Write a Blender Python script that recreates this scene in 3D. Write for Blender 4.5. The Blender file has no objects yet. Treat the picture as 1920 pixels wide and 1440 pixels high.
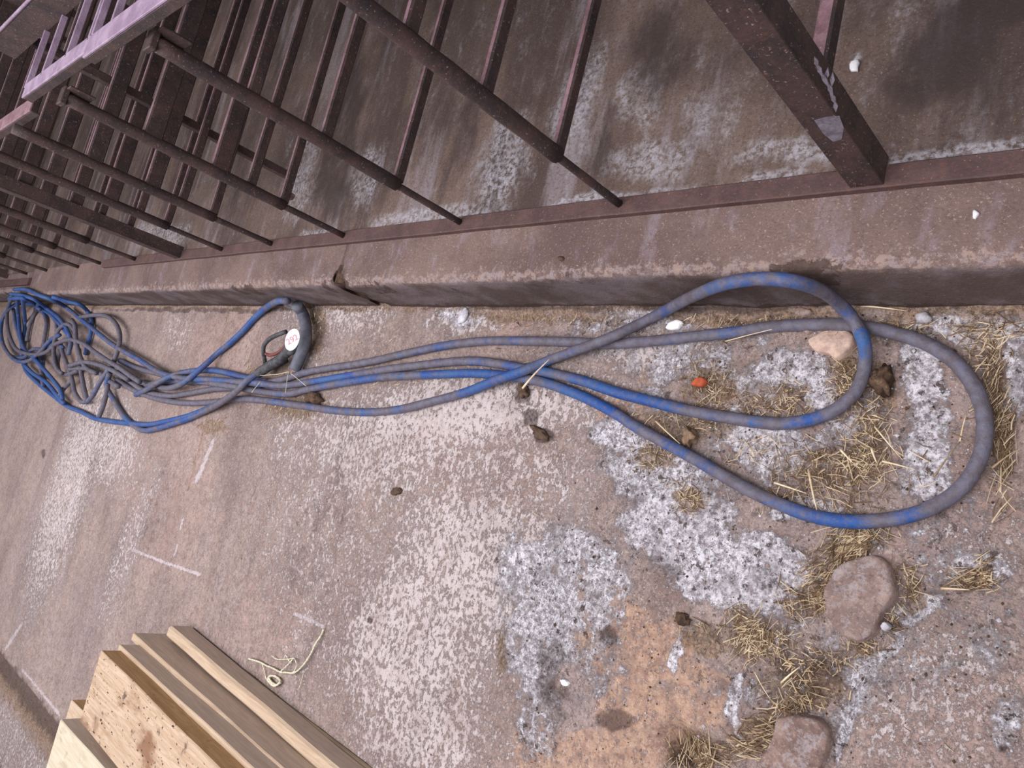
import bpy, bmesh, math, random
import numpy as np
from mathutils import Vector, Matrix

random.seed(7); np.random.seed(7)
SC = bpy.context.scene
COL = SC.collection

# ------------------------------------------------------------------ camera
EYE = np.array([0.0, 0.0, 1.6])
NAD = np.array([1325.0, 527.0]); VPX = np.array([-1460.0, -148.0])   # nadir and along-kerb vanishing points, from the centre
FPX = math.sqrt(-(NAD @ VPX))
dn = np.array([NAD[0], NAD[1], FPX]); dn /= np.linalg.norm(dn)
AX = -np.array([VPX[0], VPX[1], FPX]); AX /= np.linalg.norm(AX)
AZ = -dn; AY = np.cross(AZ, AX)
RM = np.array([AX, AY, AZ])
cam_data = bpy.data.cameras.new('camera'); cam = bpy.data.objects.new('camera', cam_data); COL.objects.link(cam)
cam_data.sensor_width = 36; cam_data.lens = FPX / 1920 * 36; cam_data.clip_start = 0.02; cam_data.clip_end = 100
right = RM @ np.array([1, 0, 0.]); up = RM @ np.array([0, -1, 0.]); back = RM @ np.array([0, 0, -1.])
m = Matrix.Identity(4)
for i in range(3):
    m[i][0], m[i][1], m[i][2], m[i][3] = right[i], up[i], back[i], EYE[i]
cam.matrix_world = m
SC.camera = cam

# ------------------------------------------------------------------ light and exposure
SC.view_settings.view_transform = 'Standard'; SC.view_settings.look = 'None'
SC.view_settings.gamma = 1; SC.view_settings.use_curve_mapping = False
SC.view_settings.exposure = -0.04
world = bpy.data.worlds.new('daylight'); SC.world = world; world.use_nodes = True
bg = world.node_tree.nodes['Background']; bg.inputs[0].default_value = (0.90, 0.93, 1.0, 1); bg.inputs[1].default_value = 0.52
def area(name, loc, target, sx, sy, power, colr):
    ld = bpy.data.lights.new(name, 'AREA'); ld.shape = 'RECTANGLE'; ld.size = sx; ld.size_y = sy
    ld.energy = power; ld.color = colr
    o = bpy.data.objects.new(name, ld); COL.objects.link(o); o.location = loc
    o.rotation_euler = (Vector(target) - Vector(loc)).to_track_quat('-Z', 'Y').to_euler(); return o
area('added_overhead_light', (-2.9, -0.7, 3.3), (-2.9, -0.1, 0), 8.5, 1.6, 300, (0.98, 0.96, 1.0))  # unseen area light added overhead, stretched to brighten the passage evenly

# ------------------------------------------------------------------ helpers
def at(px, py, z=0.0):
    """the point of height z seen at a place in the photograph"""
    d = RM @ np.array([px - 960.0, py - 720.0, FPX]); return EYE + d * (z - EYE[2]) / d[2]
def at_y(px, py, y):
    d = RM @ np.array([px - 960.0, py - 720.0, FPX]); return EYE + d * y / d[1]
def lin(r, g, b):
    f = lambda c: (c / 255 / 12.92) if c / 255 <= 0.04045 else ((c / 255 + 0.055) / 1.055) ** 2.4
    return (f(r), f(g), f(b), 1)
def tag(o, label=None, cat=None, group=None, kind=None):
    if label: o['label'] = label
    if cat: o['category'] = cat
    if group: o['group'] = group
    if kind: o['kind'] = kind
    return o
def empty(name, loc=(0, 0, 0)):
    o = bpy.data.objects.new(name, None); COL.objects.link(o); o.location = loc; o.empty_display_size = 0.1; return o
def mesh_obj(name, verts, faces, mats, parent=None, smooth=False, fm=None, attrs=None, kind=None):
    """verts are world coordinates; when parented they are shifted to the parent's frame"""
    off = Vector((0, 0, 0))
    if parent is not None:
        p = parent
        while p is not None: off += p.location; p = p.parent
    me = bpy.data.meshes.new(name)
    V = np.asarray(verts, float)
    base = np.array(off)
    if parent is None:
        c = V.mean(axis=0); c[2] = V[:, 2].min(); base = c if kind != 'raw' else np.zeros(3)
    me.from_pydata((V - base).tolist(), [], faces)
    mats = mats if isinstance(mats, (list, tuple)) else [mats]
    for mt in mats: me.materials.append(mt)
    if fm is not None: me.polygons.foreach_set('material_index', fm)
    if smooth: me.polygons.foreach_set('use_smooth', [True] * len(me.polygons))
    if attrs:
        for k, v in attrs.items():
            a = me.attributes.new(k, 'FLOAT', 'POINT'); a.data.foreach_set('value', np.asarray(v, np.float32))
    me.update()
    o = bpy.data.objects.new(name, me); COL.objects.link(o)
    if parent is not None: o.parent = parent
    else: o.location = base
    return o
class MB:
    def __init__(s): s.v = []; s.f = []; s.fm = []; s.a = []
    def add(s, v, f, mi=0, a=0.0):
        n = len(s.v); s.v += [tuple(map(float, q)) for q in v]; s.f += [tuple(i + n for i in q) for q in f]
        s.fm += [mi] * len(f); s.a += (list(a) if hasattr(a, '__len__') else [a] * len(v)); return s
    def box(s, x0, x1, y0, y1, z0, z1, mi=0, bev=0.0):
        """box whose edges are cut by a small chamfer"""
        if bev <= 0:
            v = [(x, y, z) for z in (z0, z1) for y in (y0, y1) for x in (x0, x1)]
            return s.add(v, [(0, 2, 3, 1), (4, 5, 7, 6), (0, 1, 5, 4), (2, 6, 7, 3), (0, 4, 6, 2), (1, 3, 7, 5)], mi)
        bm = bmesh.new()
        vs = [bm.verts.new((x, y, z)) for z in (z0, z1) for y in (y0, y1) for x in (x0, x1)]
        for q in [(0, 2, 3, 1), (4, 5, 7, 6), (0, 1, 5, 4), (2, 6, 7, 3), (0, 4, 6, 2), (1, 3, 7, 5)]: bm.faces.new([vs[i] for i in q])
        bmesh.ops.bevel(bm, geom=bm.edges[:], offset=bev, segments=1, affect='EDGES')
        bm.verts.index_update()
        s.add([v.co[:] for v in bm.verts], [tuple(v.index for v in f.verts) for f in bm.faces], mi); bm.free(); return s
    def tube(s, pts, r, n=8, a=0.0, mi=0, cap=True):
        P = [np.array(p, float) for p in pts]; m_ = len(P)
        R_ = r if hasattr(r, '__len__') else [r] * m_
        T = [P[min(i + 1, m_ - 1)] - P[max(i - 1, 0)] for i in range(m_)]; T = [t / (np.linalg.norm(t) + 1e-9) for t in T]
        ref = np.array([0, 0, 1.]) if abs(T[0][2]) < 0.9 else np.array([1., 0, 0])
        U = np.cross(T[0], ref); U /= np.linalg.norm(U)
        v = []; aa = []
        for i in range(m_):
            U = U - T[i] * (U @ T[i]); U /= (np.linalg.norm(U) + 1e-9); W = np.cross(T[i], U)
            for k in range(n):
                t = 2 * math.pi * k / n; v.append(P[i] + R_[i] * (math.cos(t) * U + math.sin(t) * W))
                aa.append(a[i] if hasattr(a, '__len__') else a)
        f = [(i * n + k, i * n + (k + 1) % n, (i + 1) * n + (k + 1) % n, (i + 1) * n + k) for i in range(m_ - 1) for k in range(n)]
        if cap: f += [tuple(range(n - 1, -1, -1)), tuple((m_ - 1) * n + k for k in range(n))]
        return s.add(v, f, mi, aa)
    def build(s, name, mats, parent=None, smooth=False, attr=None, kind=None):
        return mesh_obj(name, s.v, s.f, mats, parent, smooth, s.fm, {attr: s.a} if attr else None, kind)
def spline(P, step=0.012):
    """Catmull-Rom through the points, resampled"""
    P = [np.array(p, float) for p in P]; Q = [2 * P[0] - P[1]] + P + [2 * P[-1] - P[-2]]; out = []
    for i in range(1, len(Q) - 2):
        p0, p1, p2, p3 = Q[i - 1:i + 3]; n = max(2, int(np.linalg.norm((p2 - p1)[:3]) / step))
        for k in range(n):
            t = k / n
            out.append(0.5 * ((2 * p1) + (p2 - p0) * t + (2 * p0 - 5 * p1 + 4 * p2 - p3) * t * t + (3 * p1 - p0 - 3 * p2 + p3) * t ** 3))
    out.append(P[-1]); return out
# lattice noise in numpy
_perm = np.random.RandomState(3).rand(64, 64)
def vnoise(x, y):
    xi = np.floor(x).astype(int); yi = np.floor(y).astype(int); fx = x - xi; fy = y - yi
    fx = fx * fx * (3 - 2 * fx); fy = fy * fy * (3 - 2 * fy); g = lambda i, j: _perm[i % 64, j % 64]
    return (g(xi, yi) * (1 - fx) + g(xi + 1, yi) * fx) * (1 - fy) + (g(xi, yi + 1) * (1 - fx) + g(xi + 1, yi + 1) * fx) * fy
def fbm(x, y, o=4):
    s = 0; a = 0.5; t = 0
    for k in range(o): s = s + a * vnoise(x * 2 ** k + 17 * k, y * 2 ** k + 5 * k); t += a; a *= 0.5
    return s / t

# ------------------------------------------------------------------ materials
class NT:
    def __init__(s, name, rough=0.9, spec=0.2, metal=0.0):
        s.m = bpy.data.materials.new(name); s.m.use_nodes = True; s.t = s.m.node_tree; s.b = s.t.nodes['Principled BSDF']
        s.b.inputs['Roughness'].default_value = rough; s.b.inputs['Metallic'].default_value = metal
        s.b.inputs['Specular IOR Level'].default_value = spec
        s.co = s.t.nodes.new('ShaderNodeTexCoord').outputs['Object']; s.world = False
    def pos(s): s.co = s.t.nodes.new('ShaderNodeNewGeometry').outputs['Position']
    def L(s, a, b): s.t.links.new(a, b)
    def noise(s, scale, detail=4, rough=0.6, stretch=None, dist=0.0, off=0):
        n = s.t.nodes.new('ShaderNodeTexNoise'); n.inputs['Scale'].default_value = scale; n.inputs['Detail'].default_value = detail
        n.inputs['Roughness'].default_value = rough; n.inputs['Distortion'].default_value = dist
        mp = s.t.nodes.new('ShaderNodeMapping'); s.L(s.co, mp.inputs[0]); mp.inputs['Location'].default_value = (off, off * .7, off * .3)
        if stretch: mp.inputs['Scale'].default_value = stretch
        s.L(mp.outputs[0], n.inputs['Vector']); return n.outputs['Fac']
    def voro(s, scale, feature='F1'):
        n = s.t.nodes.new('ShaderNodeTexVoronoi'); n.inputs['Scale'].default_value = scale; n.feature = feature
        s.L(s.co, n.inputs['Vector']); return n.outputs['Distance']
    def attr(s, name):
        a = s.t.nodes.new('ShaderNodeAttribute'); a.attribute_name = name; return a.outputs['Fac']
    def math(s, op, a, b=None, c=None, clamp=False):
        n = s.t.nodes.new('ShaderNodeMath'); n.operation = op; n.use_clamp = clamp
        for i, v in enumerate((a, b, c)):
            if v is None: continue
            if hasattr(v, 'links'): s.L(v, n.inputs[i])
            else: n.inputs[i].default_value = v
        return n.outputs[0]
    def ramp(s, v, lo, hi):
        n = s.t.nodes.new('ShaderNodeMapRange'); n.inputs['From Min'].default_value = lo; n.inputs['From Max'].default_value = hi
        n.interpolation_type = 'SMOOTHSTEP'; s.L(v, n.inputs['Value']); return n.outputs['Result']
    def mix(s, f, a, b):
        n = s.t.nodes.new('ShaderNodeMix'); n.data_type = 'RGBA'
        for i, v in ((0, f), (6, a), (7, b)):
            if hasattr(v, 'links'): s.L(v, n.inputs[i])
            else: n.inputs[i].default_value = v
        return n.outputs[2]
    def out(s, c):
        if hasattr(c, 'links'): s.L(c, s.b.inputs['Base Color'])
        else: s.b.inputs['Base Color'].default_value = c
        return s
    def bump(s, h, strength=0.5, dist=0.004):
        n = s.t.nodes.new('ShaderNodeBump'); n.inputs['Strength'].default_value = strength; n.inputs['Distance'].default_value = dist
        s.L(h, n.inputs['Height']); s.L(n.outputs[0], s.b.inputs['Normal']); return s

def masked(n, mask, scale, soft=0.10, detail=6, rough=0.72, gain=1.0, off=0, stretch=None, contrast=2.2):
    """noise cut at a level set by the mask: specks where the mask is low, solid where it is high"""
    v = n.noise(scale, detail, rough, off=off, stretch=stretch)
    v = n.math('MULTIPLY_ADD', n.math('SUBTRACT', v, 0.5), contrast, 0.5)
    s = n.math('ADD', v, n.math('MULTIPLY', n.math('SUBTRACT', mask, 0.5), gain))
    return n.ramp(s, 0.5 - soft / 2, 0.5 + soft / 2)
def concrete(name, c1, c2, cw, streak=0.0):
    n = NT(name, 0.92, 0.25); n.pos()
    big = n.ramp(n.noise(2.3, 5, 0.65), 0.35, 0.68)
    c = n.mix(big, c1, c2)
    st = n.ramp(n.noise(1.0, 4, 0.6, (9, 1.1, 3), off=4), 0.42, 0.66)
    c = n.mix(n.math('MULTIPLY', st, 0.35), c, lin(176, 160, 160))
    st2 = n.ramp(n.noise(1.0, 4, 0.6, (6, 0.9, 3), off=9), 0.5, 0.72)
    c = n.mix(n.math('MULTIPLY', st2, 0.5), c, lin(112, 92, 88))
    g = n.noise(160, 4, 0.7, off=2); c = n.mix(n.math('MULTIPLY', n.ramp(g, 0.42, 0.7), 0.45), c, lin(104, 84, 78))
    g2 = n.noise(230, 3, 0.7, off=12); c = n.mix(n.math('MULTIPLY', n.ramp(g2, 0.58, 0.7), 0.55), c, lin(205, 186, 178))
    return n, c, g
def make_floor_mat():
    n, c, g = concrete('passage_concrete', lin(174, 151, 142), lin(146, 126, 120), None)
    # worn patches of another tint
    o = masked(n, n.attr('orange'), 13, 0.35, 7, 0.72, 1.3, 3, None, 1.8)
    oc = n.mix(n.ramp(n.noise(38, 6, 0.75), 0.35, 0.65), lin(204, 166, 138), lin(160, 124, 108)); c = n.mix(n.math('MULTIPLY', o, 0.8), c, oc)
    pk = masked(n, n.attr('pink'), 6, 0.8, 6, 0.7, 0.9, 6); c = n.mix(n.math('MULTIPLY', pk, 0.42), c, lin(180, 148, 138))
    # peppering everywhere
    pp = n.ramp(n.noise(120, 5, 0.8, off=61), 0.53, 0.62); c = n.mix(n.math('MULTIPLY', pp, 0.45), c, lin(214, 198, 190))
    md = n.ramp(n.noise(26, 7, 0.8, off=71), 0.44, 0.62); c = n.mix(n.math('MULTIPLY', md, 0.36), c, lin(116, 94, 88))
    bk = n.math('MULTIPLY', n.ramp(n.noise(7, 8, 0.82, off=81), 0.50, 0.60), n.ramp(n.attr('lime'), 0.15, 0.45)); c = n.mix(n.math('MULTIPLY', bk, 0.5), c, lin(120, 98, 90))
    # white specks
    w = masked(n, n.attr('white'), 70, 0.16, 8, 0.78, 0.62, 8, (1.0, 0.75, 1), 2.0)
    w2 = masked(n, n.attr('white'), 15, 0.5, 7, 0.78, 0.6, 21, (1.0, 0.6, 1), 2.0)
    c = n.mix(n.math('MULTIPLY', n.math('MULTIPLY', w, n.math('MULTIPLY_ADD', w2, 0.6, 0.4)), 0.78), c, lin(214, 201, 200))
    # chalky lime crust with pits
    lm = masked(n, n.attr('lime'), 17, 0.28, 9, 0.80, 1.0, 14, None, 2.6)
    lc = n.mix(n.ramp(n.noise(70, 7, 0.8, off=5), 0.40, 0.60), lin(146, 136, 142), lin(232, 228, 234)); c = n.mix(n.math('MULTIPLY', lm, 0.86), c, lc)
    gf = n.math('MULTIPLY', n.ramp(n.noise(9, 7, 0.78, off=41), 0.49, 0.62), n.ramp(n.attr('lime'), 0.05, 0.6))
    c = n.mix(n.math('MULTIPLY', gf, 0.6), c, n.mix(n.ramp(n.noise(60, 5, 0.8, off=43), 0.42, 0.6), lin(118, 106, 108), lin(156, 146, 150)))
    pit = n.math('MULTIPLY', n.ramp(n.noise(38, 5, 0.7, off=31), 0.60, 0.645), n.ramp(n.attr('lime'), 0.10, 0.5))
    c = n.mix(n.math('MULTIPLY', pit, 0.9), c, lin(84, 68, 62))
    pit2 = n.math('MULTIPLY', n.ramp(n.noise(95, 4, 0.65, off=37), 0.61, 0.66), n.ramp(n.attr('lime'), 0.05, 0.45))
    c = n.mix(n.math('MULTIPLY', pit2, 0.8), c, lin(96, 80, 78))
    # brown dirt, dark stains, scratches
    d = masked(n, n.attr('dirt'), 24, 0.35, 8, 0.8, 1.0, 17, None, 2.6); c = n.mix(n.math('MULTIPLY', d, 0.75), c, n.mix(n.ramp(n.noise(130, 5, 0.8), 0.40, 0.62), lin(98, 76, 62), lin(168, 140, 112)))
    k = masked(n, n.attr('dark'), 14, 0.6, 7, 0.75, 1.2, 27); c = n.mix(n.math('MULTIPLY', k, 0.75), c, lin(80, 64, 60))
    sc = masked(n, n.attr('scratch'), 60, 0.3, 5, 0.75, 1.0, 57); c = n.mix(n.math('MULTIPLY', sc, 0.7), c, lin(208, 196, 200))
    n.out(c)
    h = n.math('ADD', n.math('MULTIPLY', g, 0.5), n.math('MULTIPLY', n.math('ADD', w, lm), 0.35)); h = n.math('SUBTRACT', h, n.math('MULTIPLY', pit, 1.0))
    h = n.math('ADD', h, n.math('MULTIPLY', n.noise(24, 8, 0.75, off=50), 1.5))
    return n.bump(h, 0.85, 0.008).m
def make_kerb_mat():
    n = NT('kerb_concrete', 0.85, 0.3); n.pos()
    c = n.mix(n.ramp(n.noise(3.1, 5, 0.65), 0.35, 0.68), lin(124, 102, 95), lin(98, 79, 75))
    c = n.mix(n.math('MULTIPLY', n.ramp(n.noise(9, 5, 0.7, (1.6, .6, 1), off=3), 0.5, 0.72), 0.5), c, lin(150, 136, 146))
    c = n.mix(n.math('MULTIPLY', n.ramp(n.noise(200, 3, 0.7, off=9), 0.58, 0.7), 0.55), c, lin(196, 168, 154))
    c = n.mix(n.math('MULTIPLY', n.ramp(n.noise(150, 3, 0.7, off=19), 0.52, 0.7), 0.5), c, lin(84, 64, 62))
    e = masked(n, n.attr('edge'), 42, 0.25, 8, 0.8, 0.9, 8, None, 2.8); c = n.mix(n.math('MULTIPLY', e, 0.6), c, n.mix(n.ramp(n.noise(40, 3, 0.6), 0.4, 0.6), lin(170, 146, 134), lin(158, 144, 146)))
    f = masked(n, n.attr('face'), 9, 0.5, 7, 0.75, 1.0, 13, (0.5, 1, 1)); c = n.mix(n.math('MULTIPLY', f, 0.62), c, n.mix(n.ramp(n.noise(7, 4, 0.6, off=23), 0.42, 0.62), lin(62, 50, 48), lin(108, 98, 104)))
    k = masked(n, n.attr('dark'), 30, 0.2, 6, 0.7, 1.2, 33); c = n.mix(n.math('MULTIPLY', k, 0.8), c, lin(64, 46, 38))
    n.out(c); return n.bump(n.math('ADD', n.noise(45, 6, 0.75, off=7), n.math('MULTIPLY', n.noise(170, 4, 0.7), 0.4)), 0.8, 0.006).m
def make_pen_mat():
    n = NT('pen_concrete', 0.8, 0.3); n.pos()
    c = n.mix(n.ramp(n.noise(2.6, 5, 0.65), 0.33, 0.68), lin(114, 94, 85), lin(82, 67, 61))
    st = n.ramp(n.noise(1.0, 5, 0.65, (5.5, 0.8, 3), off=2), 0.46, 0.62); c = n.mix(n.math('MULTIPLY', st, 0.7), c, lin(70, 54, 50))
    st = n.ramp(n.noise(1.0, 5, 0.65, (8, 1.1, 3), off=14), 0.53, 0.68); c = n.mix(n.math('MULTIPLY', st, 0.6), c, lin(142, 130, 134))
    c = n.mix(n.math('MULTIPLY', n.ramp(n.noise(110, 6, 0.8, off=9), 0.49, 0.6), 0.5), c, lin(66, 50, 44))
    c = n.mix(n.math('MULTIPLY', n.ramp(n.noise(210, 3, 0.7, off=19), 0.60, 0.7), 0.5), c, lin(178, 152, 140))
    w = masked(n, n.attr('lime'), 11, 0.9, 8, 0.78, 1.0, 8, (1.6, .7, 1), 2.4); w_ = n.ramp(n.noise(60, 7, 0.8, off=91), 0.40, 0.58); c = n.mix(n.math('MULTIPLY', n.math('MULTIPLY', w, w_), 0.7), c, lin(178, 174, 180))
    k = masked(n, n.attr('dark'), 7, 0.8, 7, 0.75, 1.1, 33, (1.5, .6, 1)); c = n.mix(n.math('MULTIPLY', k, 0.8), c, lin(56, 44, 44))
    n.out(c); return n.bump(n.math('ADD', n.noise(30, 6, 0.7, off=7), n.math('MULTIPLY', n.noise(150, 4, 0.7), 0.4)), 0.7, 0.006).m
def make_steel(name, c1, c2, c3, rough=0.6, flake=0.62):
    n = NT(name, rough, 0.35, 0.0); n.pos()
    c = n.mix(n.ramp(n.noise(14, 6, 0.7), 0.35, 0.65), c1, c2)
    c = n.mix(n.math('MULTIPLY', n.ramp(n.noise(120, 5, 0.75, off=4), 0.5, 0.66), 0.6), c, c3)
    c = n.mix(n.math('MULTIPLY', n.ramp(n.noise(170, 3, 0.7, off=24), flake, flake + 0.08), 0.6), c, lin(170, 146, 138))
    n.out(c); return n.bump(n.noise(110, 6, 0.75, off=2), 0.7, 0.003).m
def make_hose_mat():
    n = NT('dusty_blue_rubber', 0.55, 0.35); n.pos()
    c = n.mix(n.ramp(n.noise(9, 4, 0.6), 0.35, 0.65), lin(34, 72, 138), lin(52, 88, 140))
    d = masked(n, n.attr('dust'), 11, 0.45, 8, 0.75, 1.25, 8); dc = n.mix(n.ramp(n.noise(40, 5, 0.7, off=4), 0.35, 0.65), lin(92, 80, 78), lin(110, 104, 114))
    c = n.mix(n.math('MULTIPLY', d, 0.88), c, dc)
    c = n.mix(n.math('MULTIPLY', n.ramp(n.noise(90, 5, 0.8, off=14), 0.50, 0.62), 0.6), c, lin(104, 92, 90))
    n.out(c); return n.bump(n.noise(120, 5, 0.75), 0.7, 0.003).m
def make_simple(name, c1, c2, scale=30, rough=0.8, spec=0.3, bump=0.4, stretch=None, c3=None):
    n = NT(name, rough, spec); n.pos(); v = n.noise(scale, 5, 0.7, stretch)
    c = n.mix(n.ramp(v, 0.35, 0.65), c1, c2)
    if c3: c = n.mix(n.math('MULTIPLY', n.ramp(n.noise(scale * 0.35, 5, 0.7, stretch, off=7), 0.52, 0.66), 0.8), c, c3)
    n.out(c); return n.bump(v, bump, 0.003).m
def make_rock(name, c1, c2):
    n = NT(name, 0.9, 0.25); n.pos(); c = n.mix(n.ramp(n.noise(18, 7, 0.75), 0.40, 0.60), c1, c2)
    c = n.mix(n.math('MULTIPLY', n.ramp(n.noise(33, 7, 0.8, off=3), 0.51, 0.60), 0.6), c, lin(192, 182, 186))
    c = n.mix(n.math('MULTIPLY', n.ramp(n.noise(60, 6, 0.8, off=9), 0.53, 0.62), 0.6), c, lin(108, 90, 88))
    c = n.mix(n.math('MULTIPLY', n.ramp(n.noise(140, 4, 0.7, off=13), 0.56, 0.64), 0.6), c, lin(206, 178, 158))
    n.out(c); return n.bump(n.noise(34, 8, 0.8, off=5), 1.0, 0.01).m
def make_wood(name, c1, c2, c3, stain=0.0, specks=0.0):
    n = NT(name, 0.7, 0.25); n.pos()
    gr = n.noise(14, 5, 0.65, (0.35, 5, 5), 1.2); c = n.mix(n.ramp(gr, 0.35, 0.65), c1, c2)
    c = n.mix(n.math('MULTIPLY', n.ramp(n.noise(60, 4, 0.7, (0.25, 5, 5), off=5), 0.5, 0.7), 0.35), c, c3)
    if stain: c = n.mix(n.math('MULTIPLY', n.ramp(n.noise(5.5, 4, 0.6, (0.8, 1.6, 1), off=3.3), 0.50, 0.68), stain), c, lin(122, 84, 58)); c = n.mix(n.math('MULTIPLY', n.ramp(n.noise(13, 4, 0.7, off=13), 0.60, 0.72), stain), c, lin(82, 64, 58))
    if specks: c = n.mix(n.math('MULTIPLY', n.ramp(n.noise(75, 3, 0.6, (0.6, 1, 1), off=23), 0.63, 0.68), specks), c, lin(52, 38, 32))
    n.out(c); return n.bump(gr, 0.25, 0.002).m

M = dict(
    floor=make_floor_mat(), kerb=make_kerb_mat(), pen=make_pen_mat(), hose=make_hose_mat(),
    steel=make_steel('rusty_brown_steel', lin(72, 54, 51), lin(48, 39, 41), lin(90, 58, 50)),
    steel_lit=make_steel('lit_red_oxide_steel', lin(142, 112, 120), lin(108, 78, 84), lin(150, 100, 110)),  # red oxide lightened for top faces, painting in light from above
    rail=make_steel('rust_pitted_floor_rail', lin(92, 69, 65), lin(74, 55, 54), lin(110, 70, 60), 0.6, 0.64),
    black=make_simple('dusty_black_rubber', lin(52, 52, 54), lin(84, 82, 86), 40, 0.6),
    grey_rubber=make_simple('grey_rubber', lin(84, 86, 100), lin(104, 104, 112), 30, 0.6),
    red=make_simple('faded_red_plastic', lin(120, 62, 60), lin(96, 56, 54), 40, 0.5),
    white=make_simple('white_paper', lin(246, 246, 250), lin(240, 240, 246), 10, 0.6, 0.2, 0.0),
    ink=make_simple('faded_red_ink', lin(226, 172, 180), lin(214, 160, 168), 10, 0.8, 0.1, 0.0),
    straw=make_simple('pale_straw', lin(230, 210, 178), lin(194, 168, 134), 25, 0.6, 0.3, 0.2),
    straw_dark=make_simple('weathered_straw', lin(162, 136, 110), lin(114, 92, 74), 25, 0.7, 0.2, 0.2),
    straw_old=make_simple('old_brown_straw', lin(128, 100, 76), lin(92, 72, 56), 25, 0.8, 0.2, 0.2),
    dung=make_simple('dark_dried_dirt', lin(74, 58, 50), lin(102, 82, 68), 60, 0.95, 0.1, 1.0),
    debris=make_simple('brown_debris', lin(96, 74, 58), lin(58, 46, 42), 45, 0.95, 0.1, 1.0, None, lin(140, 116, 92)),
    stone=make_rock('pinkish_stone', lin(188, 161, 151), lin(150, 126, 119)),
    flake=make_simple('grey_paint_flake', lin(124, 116, 126), lin(98, 88, 96), 60, 0.7, 0.3, 0.8),
    stone_pale=make_simple('pale_pink_stone', lin(206, 178, 160), lin(170, 142, 130), 40, 0.85, 0.3, 1.0),
    stone_brown=make_rock('brown_pink_stone', lin(172, 143, 132), lin(134, 109, 102)),
    stone_grey=make_simple('grey_white_stone', lin(206, 204, 210), lin(160, 152, 158), 26, 0.85, 0.3, 0.8),
    lime=make_simple('white_chalk', lin(236, 234, 236), lin(214, 210, 212), 30, 0.9, 0.2, 0.6),
    brick=make_simple('orange_brick', lin(188, 92, 60), lin(160, 78, 52), 60, 0.9, 0.2, 0.6),
    twine=make_simple('cream_twine', lin(226, 222, 196), lin(176, 166, 140), 160, 0.8, 0.2, 0.4),
    web=make_simple('dusty_cobweb', lin(150, 142, 146), lin(112, 104, 104), 60, 0.95, 0.1, 0.8),
    wood_pale=make_wood('pale_sawn_wood', lin(192, 170, 146), lin(174, 150, 126), lin(152, 126, 104)),
    wood_stain=make_wood('stained_sawn_wood', lin(190, 166, 142), lin(168, 140, 114), lin(142, 112, 88), 0.9, 1.0),
    wood_cream=make_wood('cream_sawn_wood', lin(200, 190, 168), lin(188, 174, 150), lin(174, 150, 120), 0.3),
    wood_grey=make_wood('weathered_wood_face', lin(202, 182, 166), lin(184, 164, 148), lin(160, 138, 122)),
    wood_brown=make_wood('brown_wood_face', lin(192, 156, 110), lin(170, 132, 90), lin(134, 100, 70), 0.4),
    wood_olive=make_wood('dark_wood_face', lin(124, 106, 84), lin(102, 86, 70), lin(80, 66, 54)),
    wall=make_simple('grey_block_wall', lin(92, 80, 76), lin(70, 60, 58), 6, 0.95, 0.2, 0.4),
    blue_pipe=make_simple('dark_blue_plastic', lin(30, 46, 82), lin(22, 36, 66), 30, 0.5),
)

# ------------------------------------------------------------------ masks laid out on the ground
def blob_mask(X, Y, blobs, z=0.0, warp=0.05, base=0.0, soft=0.45):
    wx = X + warp * (fbm(X * 9 + 3, Y * 9 + 8, 4) - 0.5) * 2; wy = Y + warp * (fbm(X * 9 + 30, Y * 9 + 40, 4) - 0.5) * 2
    out = np.full(X.shape, base)
    for (px, py, rx, ry, v, *ang) in blobs:
        a = math.radians(ang[0]) if ang else 0.0
        c = at(px, py, z); u = at(px + rx * math.cos(a), py + rx * math.sin(a), z) - c; w = at(px - ry * math.sin(a), py + ry * math.cos(a), z) - c
        A = np.linalg.inv(np.array([[u[0], w[0]], [u[1], w[1]]]))
        dx = wx - c[0]; dy = wy - c[1]; p = A[0, 0] * dx + A[0, 1] * dy; q = A[1, 0] * dx + A[1, 1] * dy
        t = np.clip((1 + soft - np.sqrt(p * p + q * q)) / (2 * soft), 0, 1); out = np.maximum(out, base + (v - base) * t * t * (3 - 2 * t))
    return out
def path_dist(X, Y, pts, z=0.0):
    P = [at(px, py, z)[:2] for px, py in pts]; d = np.full(X.shape, 9.0)
    for a, b in zip(P[:-1], P[1:]):
        ab = b - a; t = np.clip(((X - a[0]) * ab[0] + (Y - a[1]) * ab[1]) / (ab @ ab), 0, 1)
        d = np.minimum(d, np.hypot(X - a[0] - t * ab[0], Y - a[1] - t * ab[1]))
    return d
def grid(xs, ys):
    X, Y = np.meshgrid(xs, ys); n, m_ = len(xs), len(ys)
    i = np.arange(n - 1)[None, :] + n * np.arange(m_ - 1)[:, None]; i = i.ravel()
    return X, Y, np.stack([i, i + 1, i + 1 + n, i + n], 1).tolist()
def geo(a, b, d0, d1):
    """points from a to b whose spacing grows from d0 to d1"""
    L_ = abs(b - a); n = int(L_ / ((d1 - d0) / math.log(d1 / d0))) if d1 > d0 else int(L_ / d0)
    t = np.linspace(0, 1, n + 1); k = d1 / d0
    s = (k ** t - 1) / (k - 1) if k != 1 else t
    return a + (b - a) * s

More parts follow.
